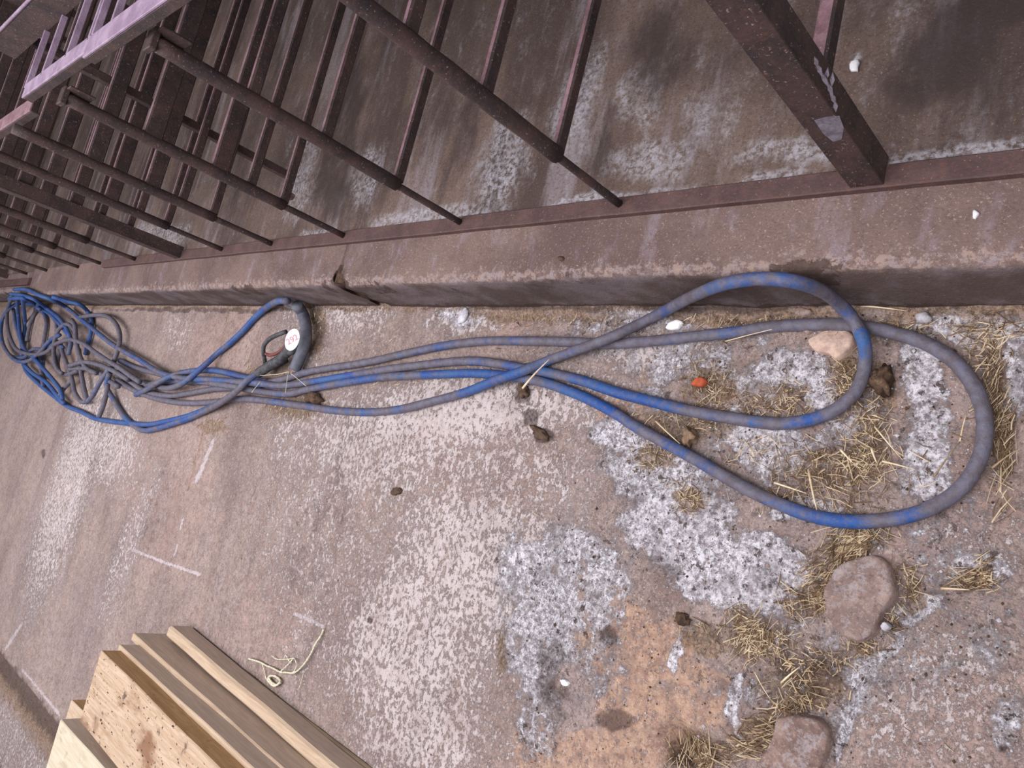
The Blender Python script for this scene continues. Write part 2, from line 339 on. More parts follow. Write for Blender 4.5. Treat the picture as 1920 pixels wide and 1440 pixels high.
KY = 0.560      # front face of the kerb
KZ = 0.222      # height of kerb and pens
GULLY = [(1600, 985), (1585, 1040), (1545, 1090), (1520, 1130), (1440, 1175), (1395, 1215), (1385, 1262)]
GULLY2 = [(1690, 1090), (1690, 1140), (1650, 1195), (1600, 1235), (1570, 1290), (1500, 1320), (1430, 1370), (1340, 1410), (1290, 1420)]
def floor_height(X, Y):
    near = np.clip((X + 2.4) / 1.2, 0, 1)
    h = (fbm(X * 3, Y * 3, 4) - 0.5) * 0.010 + (fbm(X * 22, Y * 22, 4) - 0.5) * (0.004 + 0.010 * near * near)
    for g, w, dp in ((GULLY, 0.045, 0.022), (GULLY2, 0.04, 0.022), ([(1262, 1385), (1290, 1420), (1310, 1470)], 0.04, 0.04), ([(1780, 1103), (1835, 1075), (1850, 1100)], 0.022, 0.014),
                     ([(1420, 880), (1520, 905), (1620, 860), (1650, 760), (1640, 700)], 0.06, 0.012), ([(1290, 930), (1210, 850), (1330, 720)], 0.045, 0.010), ([(1860, 640), (1885, 760), (1880, 870)], 0.03, 0.016)):
        d = path_dist(X, Y, g) + 0.02 * (fbm(X * 25, Y * 25, 3) - 0.5); h = h - dp * np.clip(1.35 - d / w, 0, 1) ** 1.5
    d = path_dist(X, Y, [(432, 560), (408, 660), (380, 800), (345, 920), (318, 1060), (300, 1130)]) + 0.01 * (fbm(X * 30, Y * 30, 3) - 0.5)
    h = h - 0.006 * np.clip(1 - d / 0.016, 0, 1)
    # the gutter edge beyond the passage
    e = np.clip((-1.63 + 0.02 * (fbm(X * 6, Y * 0 + 1, 3) - 0.5) - Y) / 0.03, 0, 1); h = h - 0.045 * e + e * 0.012 * fbm(X * 20, Y * 20, 3)
    nearx = np.clip((X + 2.2) / 0.6, 0.15, 1); h = h + 0.022 * nearx * np.clip(1 - (KY - Y) / 0.045, 0, 1) ** 2 * np.clip(fbm(X * 12, Y * 12 + 4, 4) * 2 - .5, 0, 1)
    return h - 0.004

# ------------------------------------------------------------------ floor of the passage
xs = geo(0.35, -11.0, 0.006, 0.05); ys = np.concatenate([np.arange(-2.9, -1.75, 0.02), np.arange(-1.75, 0.60, 0.0085)])
X, Y, F = grid(xs[::-1], ys)
Z = floor_height(X, Y)
white = blob_mask(X, Y, [(830, 780, 300, 70, .74, -8), (700, 830, 200, 120, .62), (650, 590, 90, 45, .62), (760, 1200, 170, 200, .66), (780, 1380, 150, 90, .66), (600, 1020, 150, 260, .46),
                         (130, 900, 45, 260, .66, 18), (210, 840, 60, 90, .62), (330, 620, 30, 50, .5), (240, 1020, 25, 170, .52, 20), (560, 640, 60, 80, .5), (880, 1050, 200, 200, .66), (930, 880, 200, 80, .55),
                         (1730, 1300, 200, 150, .5), (1820, 1000, 120, 80, .42), (1230, 660, 100, 50, .7), (560, 820, 60, 110, .52), (860, 600, 60, 20, .75), (1180, 590, 60, 20, .7)], base=0.22, soft=0.7)
lime = blob_mask(X, Y, [(1420, 800, 400, 170, .42), (1500, 1200, 330, 200, .36), (1200, 640, 300, 50, .4), (1050, 1150, 150, 220, .42), (1800, 1100, 160, 250, .36), (1215, 880, 95, 75, .82), (1270, 980, 110, 85, .95), (1370, 1060, 130, 70, 1.05), (1490, 1075, 40, 40, 1.1), (1140, 810, 50, 30, .85), (1280, 690, 120, 40, .6), (1480, 690, 75, 50, .85), (1535, 748, 28, 24, 1.2),
                        (1740, 750, 45, 200, .72), (1720, 870, 50, 70, .9), (1850, 620, 110, 32, 1.0), (1890, 700, 40, 90, .8), (1520, 960, 90, 30, .85), (1610, 1000, 60, 26, .8), (1430, 1190, 45, 30, .8), (1450, 1290, 60, 50, .55), (1380, 1320, 14, 90, .9),
                        (1590, 1330, 14, 120, 1.0, 4), (1630, 1235, 70, 14, .95, -40), (1700, 1140, 60, 30, .75), (1830, 1060, 80, 40, .7), (1880, 1370, 50, 60, .62), (1060, 1090, 130, 110, .72), (985, 1060, 70, 60, .72), (1010, 1200, 80, 100, .66), (1010, 1330, 45, 110, .62),
                        (1440, 830, 90, 45, .72), (1590, 820, 80, 50, .6), (1640, 620, 80, 20, .6), (1180, 600, 130, 24, .62), (860, 590, 40, 20, .8), (1265, 1230, 10, 30, 1.0)], base=0.0, warp=0.035)
orange = blob_mask(X, Y, [(1120, 1100, 60, 40, 1.05), (1150, 1190, 85, 85, 1.0), (1230, 1220, 70, 60, .8), (1190, 1330, 90, 70, .78), (1130, 1425, 120, 60, 1.0), (1315, 1310, 60, 75, .85), (1260, 1390, 60, 40, .7), (1010, 1400, 60, 60, .7), (1160, 760, 90, 30, .55), (1250, 700, 90, 40, .6)], warp=0.04)
pink = blob_mask(X, Y, [(1730, 780, 80, 150, .9), (1760, 1350, 170, 130, .9), (1840, 930, 90, 60, .9), (900, 860, 200, 90, .6), (1750, 1010, 90, 40, .8), (400, 640, 130, 60, .7), (930, 610, 60, 25, .9), (300, 900, 100, 200, .6), (500, 1150, 60, 80, .7)], warp=0.05)
dirt = blob_mask(X, Y, [(1330, 725, 60, 40, .75), (1290, 800, 110, 30, .75, 12), (1560, 870, 100, 45, .6), (1620, 830, 35, 60, .72), (1590, 700, 30, 60, .75), (1655, 720, 28, 55, .85), (1870, 760, 30, 110, .85), (1590, 1025, 45, 30, .85), (1290, 935, 40, 32, .8), (1220, 850, 50, 28, .75),
                        (1530, 1115, 50, 35, .85), (1400, 1190, 45, 40, .8), (1490, 1290, 80, 60, .8), (1700, 1110, 30, 40, .7), (1820, 1085, 45, 24, 1.0), (1430, 1385, 80, 35, .85), (1290, 1410, 45, 36, 1.1), (550, 755, 70, 32, .7), (590, 610, 24, 60, .8), (1000, 588, 180, 14, .75),
                        (1430, 588, 220, 16, .8), (1800, 590, 140, 14, .8), (500, 700, 80, 20, .5), (1650, 625, 120, 14, .7), (400, 800, 40, 12, .7), (940, 1220, 14, 50, .7), (1310, 1195, 45, 30, .8), (130, 690, 90, 40, .4)], warp=0.03)
dark = blob_mask(X, Y, [(992, 778, 14, 18, 1.1), (1015, 815, 20, 14, 1.1), (1040, 1270, 35, 95, .6), (1150, 1345, 40, 22, .85), (1135, 1190, 14, 24, .8), (740, 922, 10, 8, 1.0), (692, 1166, 5, 9, 1.0), (1290, 1420, 36, 30, 1.0), (1500, 1260, 70, 60, .45), (1660, 720, 18, 30, .9),
                        (980, 735, 14, 16, .9), (300, 930, 30, 120, .32, 20), (590, 1010, 60, 200, .30, 15), (1145, 575, 700, 6, .8), (1880, 1405, 12, 8, .9), (80, 850, 4, 10, .9), (355, 580, 300, 5, .7)], warp=0.02)
# dirt along the gutter and paler ground beyond
Yn = Y + 0.06 * (fbm(X * 5 + 3, Y * 5, 4) - 0.5)
gd = np.clip(1 - np.abs(Yn + 1.76) / 0.13, 0, 1) ** .6; dirt = np.maximum(dirt, gd * 0.9); dark = np.maximum(dark, 0.9 * np.clip(1 - np.abs(Yn + 1.70) / 0.10, 0, 1) ** .5)
dark = np.maximum(dark, .9 * np.clip(1 - np.abs(Yn + 2.14) / 0.05, 0, 1)); white = np.maximum(white, .5 * (Yn < -1.85))
scr = np.zeros(X.shape)
for pts, w, v in (([(245, 1030), (300, 1052), (375, 1078)], .007, 1.0), ([(342, 965), (322, 1060), (300, 1130)], .007, .9), ([(396, 830), (380, 870), (366, 900)], .02, .9), ([(550, 1150), (605, 1175)], .008, .8), ([(10, 1215), (40, 1170)], .02, .8), ([(40, 1255), (110, 1340)], .010, .7), ([(985, 1215), (975, 1100)], .006, .5)):
    scr = np.maximum(scr, v * np.clip(1.4 - path_dist(X, Y, pts) / w, 0, 1))
crk = np.clip(1.2 - path_dist(X, Y, [(432, 560), (408, 660), (384, 790), (350, 915)]) / 0.02, 0, 1); dirt = np.maximum(dirt, .75 * crk)
kd = np.clip(1 - (KY - Y) / 0.035, 0, 1) * (fbm(X * 6, Y * 3, 4) + .25); dirt = np.maximum(dirt, kd); 
V = np.stack([X.ravel(), Y.ravel(), Z.ravel()], 1)
fl = mesh_obj('floor', V, F, M['floor'], None, True, None, dict(white=white.ravel(), lime=lime.ravel(), orange=orange.ravel(), pink=pink.ravel(), dirt=dirt.ravel(), dark=dark.ravel(), scratch=scr.ravel()), 'raw')
tag(fl, kind='structure')

# ------------------------------------------------------------------ kerb: long cast blocks with a worn arris
kerb = empty('kerb', (0, KY, 0)); tag(kerb, kind='structure')
def kerb_block(x0, x1, y0, ztop=KZ, dmg=0.004, gap=0):
    prof = [(0.0, -0.03, 0, 1)] + [(0.0, t, 0, 1) for t in np.linspace(0.0, ztop - 0.03, 9)]
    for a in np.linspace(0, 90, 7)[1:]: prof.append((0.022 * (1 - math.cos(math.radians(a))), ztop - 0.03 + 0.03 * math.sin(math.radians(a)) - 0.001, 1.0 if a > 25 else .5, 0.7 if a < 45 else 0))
    prof += [(0.022 + t, ztop, max(0, 0.8 - t / 0.06), 0) for t in np.linspace(0.006, 0.175, 12)]
    xs_ = geo(x1, x0, 0.008 if x1 > -2.5 else 0.03, 0.05) if x1 > -4 else np.arange(x1, x0, -0.05)
    xs_ = np.append(xs_[xs_ > x0 + 0.004], x0)
    n = len(xs_); V = []; E = []; Fc = []; D = []
    for (dy, z, e, fc) in prof:
        lump = (fbm(xs_ * 7, xs_ * 0 + z * 12 + 2, 5) - 0.5)
        y = y0 + dy + lump * dmg * (3 if e > .3 else 1.6); zz = np.full(n, z) + (fbm(xs_ * 16 + 9, xs_ * 0 + dy * 30, 4) - 0.5) * dmg * (3.2 if e > .3 else .6)
        bot = np.clip((xs_ + 1.9) / 0.3, 0, 1)
        front = max(0.0, 1 - dy / 0.10) * 0.032
        xx = xs_.copy()
        if x0 > -4 and gap < 0: xx[-6:] += front * np.array([0, .05, .15, .35, .7, 1]) * (1 + .5 * math.sin(dy * 90 + z * 60))
        if gap > 0: xx[:6] -= front * np.array([1, .7, .35, .15, .05, 0]) * (1 + .5 * math.sin(dy * 70 + z * 50 + 1))
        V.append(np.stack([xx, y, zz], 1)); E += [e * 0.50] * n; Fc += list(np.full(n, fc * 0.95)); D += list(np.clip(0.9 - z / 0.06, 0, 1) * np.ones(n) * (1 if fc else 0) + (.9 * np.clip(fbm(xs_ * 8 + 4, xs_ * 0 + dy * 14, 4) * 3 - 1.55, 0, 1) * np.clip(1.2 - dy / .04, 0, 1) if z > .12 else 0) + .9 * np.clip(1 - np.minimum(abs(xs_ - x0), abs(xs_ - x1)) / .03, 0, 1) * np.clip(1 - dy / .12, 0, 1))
    V = np.concatenate(V); m_ = len(prof)
    Fs = [(j * n + i, (j + 1) * n + i, (j + 1) * n + i + 1, j * n + i + 1) for j in range(m_ - 1) for i in range(n - 1)]
    # end caps
    b = len(V); V = np.concatenate([V, [[x1, y0 + 0.19, -0.03], [x0, y0 + 0.19, -0.03]]]); E += [0, 0]; Fc += [0, 0]; D += [0, 0]
    for j in range(m_ - 1): Fs.append((b, (j + 1) * n, j * n)); Fs.append((b + 1, j * n + n - 1, (j + 1) * n + n - 1))
    return mesh_obj('kerb_block', V, Fs, M['kerb'], kerb, True, None, dict(edge=E, face=Fc, dark=D))
xj = at_y(652, 545, KY)[0]; xe = at(58, 525, KZ)[0]
kerb_block(xj + 0.003, 0.5, KY, gap=-1); kerb_block(xe, xj - 0.003, KY + 0.004, gap=1); kerb_block(-11.0, xe - 0.01, KY + 0.035, KZ - 0.015)
mb = MB(); mb.box(xj - 0.03, xj + 0.03, KY + 0.014, KY + 0.2, -0.02, KZ - 0.008); jf = mb.build('joint_filler', M['debris'], kerb)
mb = MB(); mb.box(xe - 0.03, xe + 0.01, KY + 0.05, KY + 0.2, -0.02, KZ - 0.03); mb.build('joint_filler', M['debris'], kerb)

# ------------------------------------------------------------------ floor of the pens
xs = geo(0.6, -12.0, 0.010, 0.12); ys = geo(KY + 0.19, 5.0, 0.009, 0.08)
X, Y, F = grid(xs[::-1], ys)
Z = KZ - 0.003 + (fbm(X * 4, Y * 4, 4) - 0.5) * 0.008 * np.clip((Y - 0.78) / 0.1, 0, 1)
lime2 = blob_mask(X, Y, [(1200, 375, 330, 16, .95, -7), (1800, 292, 200, 16, .95, -6), (800, 405, 130, 18, .9, -7), (1080, 200, 40, 120, .55, 14), (940, 300, 40, 90, .75, 20), (1200, 180, 40, 60, .7), (1210, 300, 80, 40, .72), (1500, 290, 120, 25, .7), (1602, 122, 10, 14, 1.3),
                         (560, 330, 30, 90, .6, 12), (620, 440, 60, 12, .9), (300, 440, 60, 25, .7), (690, 330, 25, 60, .62, 12), (1330, 230, 60, 60, .45)], KZ, base=0.08, warp=0.03)
dark2 = blob_mask(X, Y, [(1790, 110, 110, 130, .8), (1240, 90, 60, 110, .62, 12), (640, 250, 30, 160, .8, 14), (870, 250, 30, 120, .62, 18), (1140, 260, 25, 90, .55, 15), (630, 360, 30, 60, .8), (1500, 60, 60, 60, .45), (440, 330, 20, 80, .5, 12), (1890, 30, 60, 60, .9), (520, 150, 20, 90, .45, 14), (1700, 190, 60, 40, .7)], KZ, base=0.12, warp=0.06)
pf = mesh_obj('floor', np.stack([X.ravel(), Y.ravel(), Z.ravel()], 1), F, M['pen'], None, True, None, dict(lime=lime2.ravel(), dark=dark2.ravel()), 'raw')
pf.name = 'floor_pens'; tag(pf, kind='structure')

mb = MB(); mb.box(-12.0, 0.6, 5.0, 5.2, 0.0, 3.0); tag(mb.build('wall_back', M['wall']), kind='structure')
mb = MB(); mb.box(-12.2, -12.0, -2.9, 5.2, -0.05, 3.0); tag(mb.build('wall_left', M['wall']), kind='structure')

# ------------------------------------------------------------------ floor rail
RZ0, RZ1 = KZ - 0.002, KZ + 0.018
def rail_piece(x0, x1, y0, w=0.047):
    mb = MB(); n = max(6, int((x1 - x0) / 0.05)); xs_ = np.linspace(x0, x1, n + 1); V = []
    for x in xs_:
        j = 0.002 * (vnoise(np.array(x * 9.0), np.array(1.0)) - 0.5)
        V += [(x, y0 + j, RZ0), (x, y0 + j, RZ1 - 0.002), (x, y0 + 0.003 + j, RZ1), (x, y0 + w - 0.003 + j, RZ1), (x, y0 + w + j, RZ1 - 0.003), (x, y0 + w + j, RZ0)]
    Fs = [(i * 6 + k, i * 6 + (k + 1) % 6, (i + 1) * 6 + (k + 1) % 6, (i + 1) * 6 + k) for i in range(n) for k in range(6)] + [tuple(range(5, -1, -1)), tuple(n * 6 + k for k in range(6))]
    mb.add(V, Fs); return mb
stall = empty('stall_row', (-2.5, 0.74, KZ)); tag(stall, 'long row of rusty brown steel stall bars and rails standing on the concrete kerb', 'stall fence')
rail_piece(-4.85, 0.5, 0.715).build('floor_rail', M['rail'], stall)
rail_piece(-9.5, at(64, 512, KZ)[0], 0.64, 0.05).build('floor_rail', M['rail'], stall)

# ------------------------------------------------------------------ uprights and stall dividers
BX = [-0.545, -1.128, -1.711, -2.330, -2.846, -3.289, -3.756, -4.327, -4.889, -5.348, -6.044, -6.62, -7.2, -7.9, -8.6]
TOPZ = 1.165; BY = 0.742
def rod(mb, a, b, r, n=8, steps=10, jit=0.0008):
    a = np.array(a, float); b = np.array(b, float); pts = [a + (b - a) * t for t in np.linspace(0, 1, steps + 1)]
    mb.tube(pts, [r + random.uniform(-jit, jit) for _ in pts], n)
for i, x in enumerate(BX):
    foot = RZ1 - 0.003 if i < 9 else KZ - 0.02
    thick = i in (0, 6, 12)
    if thick:
        # angle-iron post
        mb = MB(); w = 0.062; t = 0.007
        for (x0, x1, y0, y1) in ((x - w / 2, x + w / 2, BY - 0.022, BY - 0.022 + t), (x + w / 2 - t, x + w / 2, BY - 0.022 + t, BY + 0.036)):
            mb.box(x0, x1, y0, y1, foot, TOPZ + 0.01, 0, 0.0012)
        p = mb.build('post', M['steel'], stall, False)
    else:
        mb = MB(); rod(mb, (x, BY, foot), (x, BY, 0.50), 0.0105, 8, 6); p = mb.build('rod_foot', M['steel'], stall, True)
        mb = MB(); rod(mb, (x, BY + 0.002, 0.485), (x, BY + 0.002, TOPZ), 0.0185, 10, 14); p = mb.build('upright', M['steel'], stall, True)
    # level rails running back from the upright
    back_y = 2.75
    for h in ((0.492, 0.722, 0.925) if i < 3 else (0.492, 0.61, 0.722, 0.925)) if i else (0.515, 0.74, 0.94):
        mb = MB(); dz = random.uniform(-.006, .006); sag = random.uniform(-.01, .012)
        w, hh = (0.020, 0.030) if i else (0.030, 0.036)
        if i > 2 and h > .7: w, hh = 0.026, 0.052
        n = 8
        V = []; 
        for k in range(n + 1):
            y = BY + 0.012 + (back_y - BY - 0.02) * k / n; xx = x + sag * math.sin(math.pi * k / n)
            V += [(xx - w / 2 + .004, y, h + dz - hh / 2), (xx + w / 2 - .004, y, h + dz - hh / 2), (xx + w / 2, y, h + dz - hh / 2 + .004), (xx + w / 2, y, h + dz + hh / 2 - .004), (xx + w / 2 - .005, y, h + dz + hh / 2), (xx - w / 2 + .005, y, h + dz + hh / 2), (xx - w / 2, y, h + dz + hh / 2 - .004), (xx - w / 2, y, h + dz - hh / 2 + .004)]
        Fs = [(q * 8 + k, q * 8 + (k + 1) % 8, (q + 1) * 8 + (k + 1) % 8, (q + 1) * 8 + k) for q in range(n) for k in range(8)] + [tuple(range(7, -1, -1)), tuple(n * 8 + k for k in range(8))]
        mb.add(V, Fs); mb.fm = [1 if (k % 8) in (4, 5) and k < n * 8 else 0 for k in range(len(Fs))]; mb.build('side_rail', [M['steel'], M['steel_lit']], stall)  # top faces get the lighter steel as painted overhead light
    # rear upright of the divider
    mb = MB(); mb.box(x - 0.02, x + 0.02, back_y - 0.02, back_y + 0.02, KZ - 0.01, 1.2, 0, 0.002); mb.build('rear_post', M['steel'], stall)
random.seed(5); mb = MB()
for (px, py, L_, a_) in ((1536, 132, 30, 62), (1546, 150, 40, 60), (1556, 168, 36, 68), (1562, 186, 26, 60), (1530, 118, 22, 70), (1550, 140, 26, 100), (1566, 200, 22, 84), (1560, 150, 30, 95)):
    ca, sa = math.cos(math.radians(a_)), math.sin(math.radians(a_)); yy = BY - 0.0235 + random.uniform(-.002, .0)
    q = [at_y(px - ca * L_ / 2, py - sa * L_ / 2, yy), at_y(px + sa * 5, py - ca * 5, yy - .003), at_y(px + ca * L_ / 2, py + sa * L_ / 2, yy), at_y(px - sa * 4, py + ca * 4, yy)]
    mb.add([p for p in q] + [p + np.array([0, .002, 0]) for p in q], [(0, 1, 2, 3), (7, 6, 5, 4), (0, 4, 5, 1), (1, 5, 6, 2), (2, 6, 7, 3), (3, 7, 4, 0)])
o = mb.build('paint_flakes', M['flake'], stall); tag(o, 'curling pale grey flakes on the thick post', kind='stuff')
q = [at_y(x_, y_, BY - 0.0226) for x_, y_ in ((1527, 226), (1548, 220), (1574, 218), (1582, 240), (1578, 262), (1562, 266), (1543, 250))]
mb = MB(); mb.add(q + [p + np.array([0, .0008, 0]) for p in q], [tuple(range(7)), tuple(range(13, 6, -1))] + [(i, i + 7, (i + 1) % 7 + 7, (i + 1) % 7) for i in range(7)]); mb.build('bare_patch', M['flake'], stall)

# ------------------------------------------------------------------ top rails
def angle_iron(x0, x1, y0, z, w, t=0.006, drop=0.03, y_drop=None):
    mb = MB(); yd = y0 if y_drop is None else y_drop
    mb.box(x0, x1, y0, y0 + w, z - t, z, 0, 0.0015); mb.box(x0, x1, yd, yd + t, z - drop, z - t, 1, 0.0015); return mb
M['top_face'] = make_steel('lit_dusty_steel', lin(164, 142, 162), lin(134, 110, 132), lin(158, 128, 146), 0.5, 0.66)  # dusty tops, with light from above put into the pale colour
x_end = at(43, 178, 1.21)[0]; x_step = at(172, 76, 1.21)[0]
angle_iron(x_end, x_step, 0.765, 1.212, 0.045).build('top_rail', [M['top_face'], M['steel']], stall)
angle_iron(x_step + 0.004, 0.5, 0.740, 1.218, 0.055).build('top_rail', [M['top_face'], M['steel']], stall)
angle_iron(-8.8, x_end - 0.12, 0.775, 1.165, 0.05).build('top_rail', [M['steel_lit'], M['steel']], stall)
# shoulder plates where uprights meet the top rail
for x in (BX[1], BX[2], BX[3]):
    mb = MB(); mb.box(x - 0.05, x + 0.05, BY + 0.02, BY + 0.026, 1.10, 1.165, 0, 0.002); mb.box(x - 0.02, x + 0.02, BY - 0.02, BY + 0.03, 1.155, 1.170, 0, 0.002); mb.build('weld_plate', M['steel'], stall)
# hopper behind the top rail: cross bars and a deep channel
hop = empty('feed_channel', (-2.5, 0.99, 1.2)); tag(hop, 'brown steel feed channel carried above the stalls at the top left', 'feed channel')
yb = 0.986
for (px, py) in ((50, 150), (85, 115), (130, 82), (171, 52), (186, 22), (228, -20)):
    x = at(px, py, 1.212)[0]; mb = MB(); mb.box(x - 0.0045, x + 0.0045, 0.80, yb, 1.196, 1.212, 0, 0.0015); mb.build('cross_bar', M['top_face'], hop)
mb = MB(); xl, xr = -2.95, 0.5
mb.box(xl, xr, yb, yb + 0.004, 1.205, 1.285); mb.box(xl, xr, yb + 0.16, yb + 0.164, 1.205, 1.30); mb.box(xl, xr, yb + 0.004, yb + 0.16, 1.205, 1.209); mb.box(xl, xl + 0.004, yb + 0.004, yb + 0.16, 1.209, 1.285)
mb.build('channel', M['steel'], hop)
mb = MB(); rod(mb, (xl, yb + 0.001, 1.287), (xr, yb + 0.001, 1.287), 0.0045, 6, 4); mb.build('rolled_edge', M['top_face'], hop, True)  # edge in the pale top colour, its light painted in
for x in (-2.9,): mb = MB(); mb.box(x - 0.015, x + 0.015, yb + 0.05, yb + 0.08, KZ - 0.01, 1.205, 0, 0.002); mb.build('leg', M['steel'], hop)

# ------------------------------------------------------------------ hose
HR = 0.0146
def on_floor(px, py, z):
    p = at(px, py, z)
    if p[1] > KY - 0.022:            # leans against the kerb face
        p = at_y(px, py, KY - 0.022)
        if p[2] > KZ - 0.01: p = at(px, py, KZ + 0.02)
    p[2] = max(p[2], z if p[2] < z else p[2]); return p
def proj(P):
    c_ = RM.T @ (np.array(P) - EYE); return 960 + FPX * c_[0] / c_[2], 720 + FPX * c_[1] / c_[2]
# where the hose is rubbed clean (negative) or caked (positive)
DUST = [(1120, 760, 170, 60, -.45), (880, 700, 120, 14, -.5), (640, 708, 80, 12, -.4), (900, 725, 60, 20, -.3), (1440, 530, 100, 25, -.25), (1610, 640, 40, 60, -.35), (1560, 960, 100, 40, -.2), (1300, 850, 90, 40, -.25),
        (1740, 700, 160, 120, .6), (1840, 850, 80, 120, .45), (1600, 612, 140, 22, .5), (700, 680, 160, 20, .35), (1050, 645, 100, 10, .1), (1590, 770, 60, 30, .35), (1150, 632, 90, 25, .3), (350, 745, 180, 40, .25), (60, 740, 120, 60, -.2), (80, 560, 100, 30, -.25), (350, 790, 100, 20, -.2)]
def strand(mb, pts, r=HR, dust=0.45, z=HR, n=10, step=0.014):
    P = [on_floor(p[0], p[1], p[2] if len(p) > 2 else z) for p in pts]; S = spline(P, step)
    def dv(q):
        px, py = proj(q); return sum(v * max(0.0, 1 - ((px - x) / rx) ** 2 - ((py - y) / ry) ** 2) for x, y, rx, ry, v in DUST)
    a = [min(1.15, max(0, dv(q) + dust + 0.25 * (float(vnoise(np.array(q[0] * 2.5 + dust * 40), np.array(q[1] * 2.5))) - 0.5))) for q in S]
    mb.tube(S, [r * (1 + random.uniform(-.02, .02)) for _ in S], n, a)
    return S
hose = empty('water_hose', (-1.5, 0.35, 0)); tag(hose, 'long dusty blue rubber hose looped and coiled along the foot of the kerb', 'hose')
H = MB()
z1, z2, z3, z4 = 0.016, 0.045, 0.072, 0.10
# outer loop (strand a to strand c)
strand(H, [(220, 698, z2), (242, 713, z2), (264, 729), (287, 738), (320, 742), (353, 738), (398, 730), (442, 727), (487, 721), (531, 711), (575, 698), (620, 690), (685, 680), (779, 659), (841, 647), (904, 640), (951, 639), (1029, 640), (1091, 642), (1138, 645), (1207, 641), (1292, 632), (1378, 623), (1442, 613), (1506, 609), (1570, 608), (1625, 614), (1677, 625), (1732, 642), (1783, 672), (1818, 711), (1839, 753), (1847, 796), (1842, 843), (1824, 886), (1792, 924), (1741, 954), (1685, 971), (1613, 978), (1549, 973), (1484, 954), (1399, 916), (1314, 867), (1250, 832), (1185, 796), (1154, 775), (1091, 743), (1029, 720), (982, 709), (935, 703), (888, 700), (841, 701), (779, 704), (710, 708), (638, 719), (575, 731), (538, 739), (487, 734), (455, 728, z2), (420, 722, z2), (364, 715, z1), (309, 716), (275, 722, z1)], dust=0.66)
# inner loop (strand d to strand b)
strand(H, [(220, 713, z1), (242, 727), (276, 742), (309, 751), (353, 756), (409, 753), (442, 748), (487, 750), (531, 756), (575, 762), (622, 769), (685, 773), (747, 768), (810, 753), (872, 736), (935, 711, z2), (982, 695, z2), (1029, 676, z1), (1091, 653, z2), (1151, 630, z2), (1228, 593, z1), (1292, 559), (1356, 533), (1420, 523), (1484, 527), (1536, 543), (1574, 570), (1604, 606, z2), (1620, 642, z2), (1622, 681, z1), (1613, 719), (1590, 750), (1553, 775), (1506, 790), (1450, 794), (1378, 785), (1292, 770), (1207, 749), (1157, 736), (1091, 714), (1029, 699), (976, 690), (935, 682), (888, 677), (841, 679), (779, 686), (716, 694), (638, 707), (590, 715), (531, 723), (487, 719, z2), (442, 716, z2), (398, 716, z1), (350, 716), (309, 704), (253, 689), (225, 676)], dust=0.62)
# strand to the nozzle
strand(H, [(205, 700, z3), (200, 725, z2), (215, 752, z1), (231, 778), (250, 797), (269, 807), (293, 804), (320, 796), (353, 785), (380, 773), (409, 758, z2), (442, 735, z3), (464, 713, z3), (490, 696, z2), (505, 688, z2)], dust=0.5)
# strand that climbs to the kerb and its run back
s_up = strand(H, [(262, 716, z1), (288, 722, z1), (312, 728, z2), (336, 722, z3), (358, 707, z3), (387, 682, z2), (409, 662, z1), (433, 642), (456, 620), (476, 598), (498, 578), (520, 565), (540, 564)], dust=0.48)
strand(H, [(255, 740, z1), (276, 730, z2), (298, 716, z3), (327, 703, z2), (353, 697, z1), (387, 694), (420, 698), (464, 709, z1), (500, 716, z1)], dust=0.42)
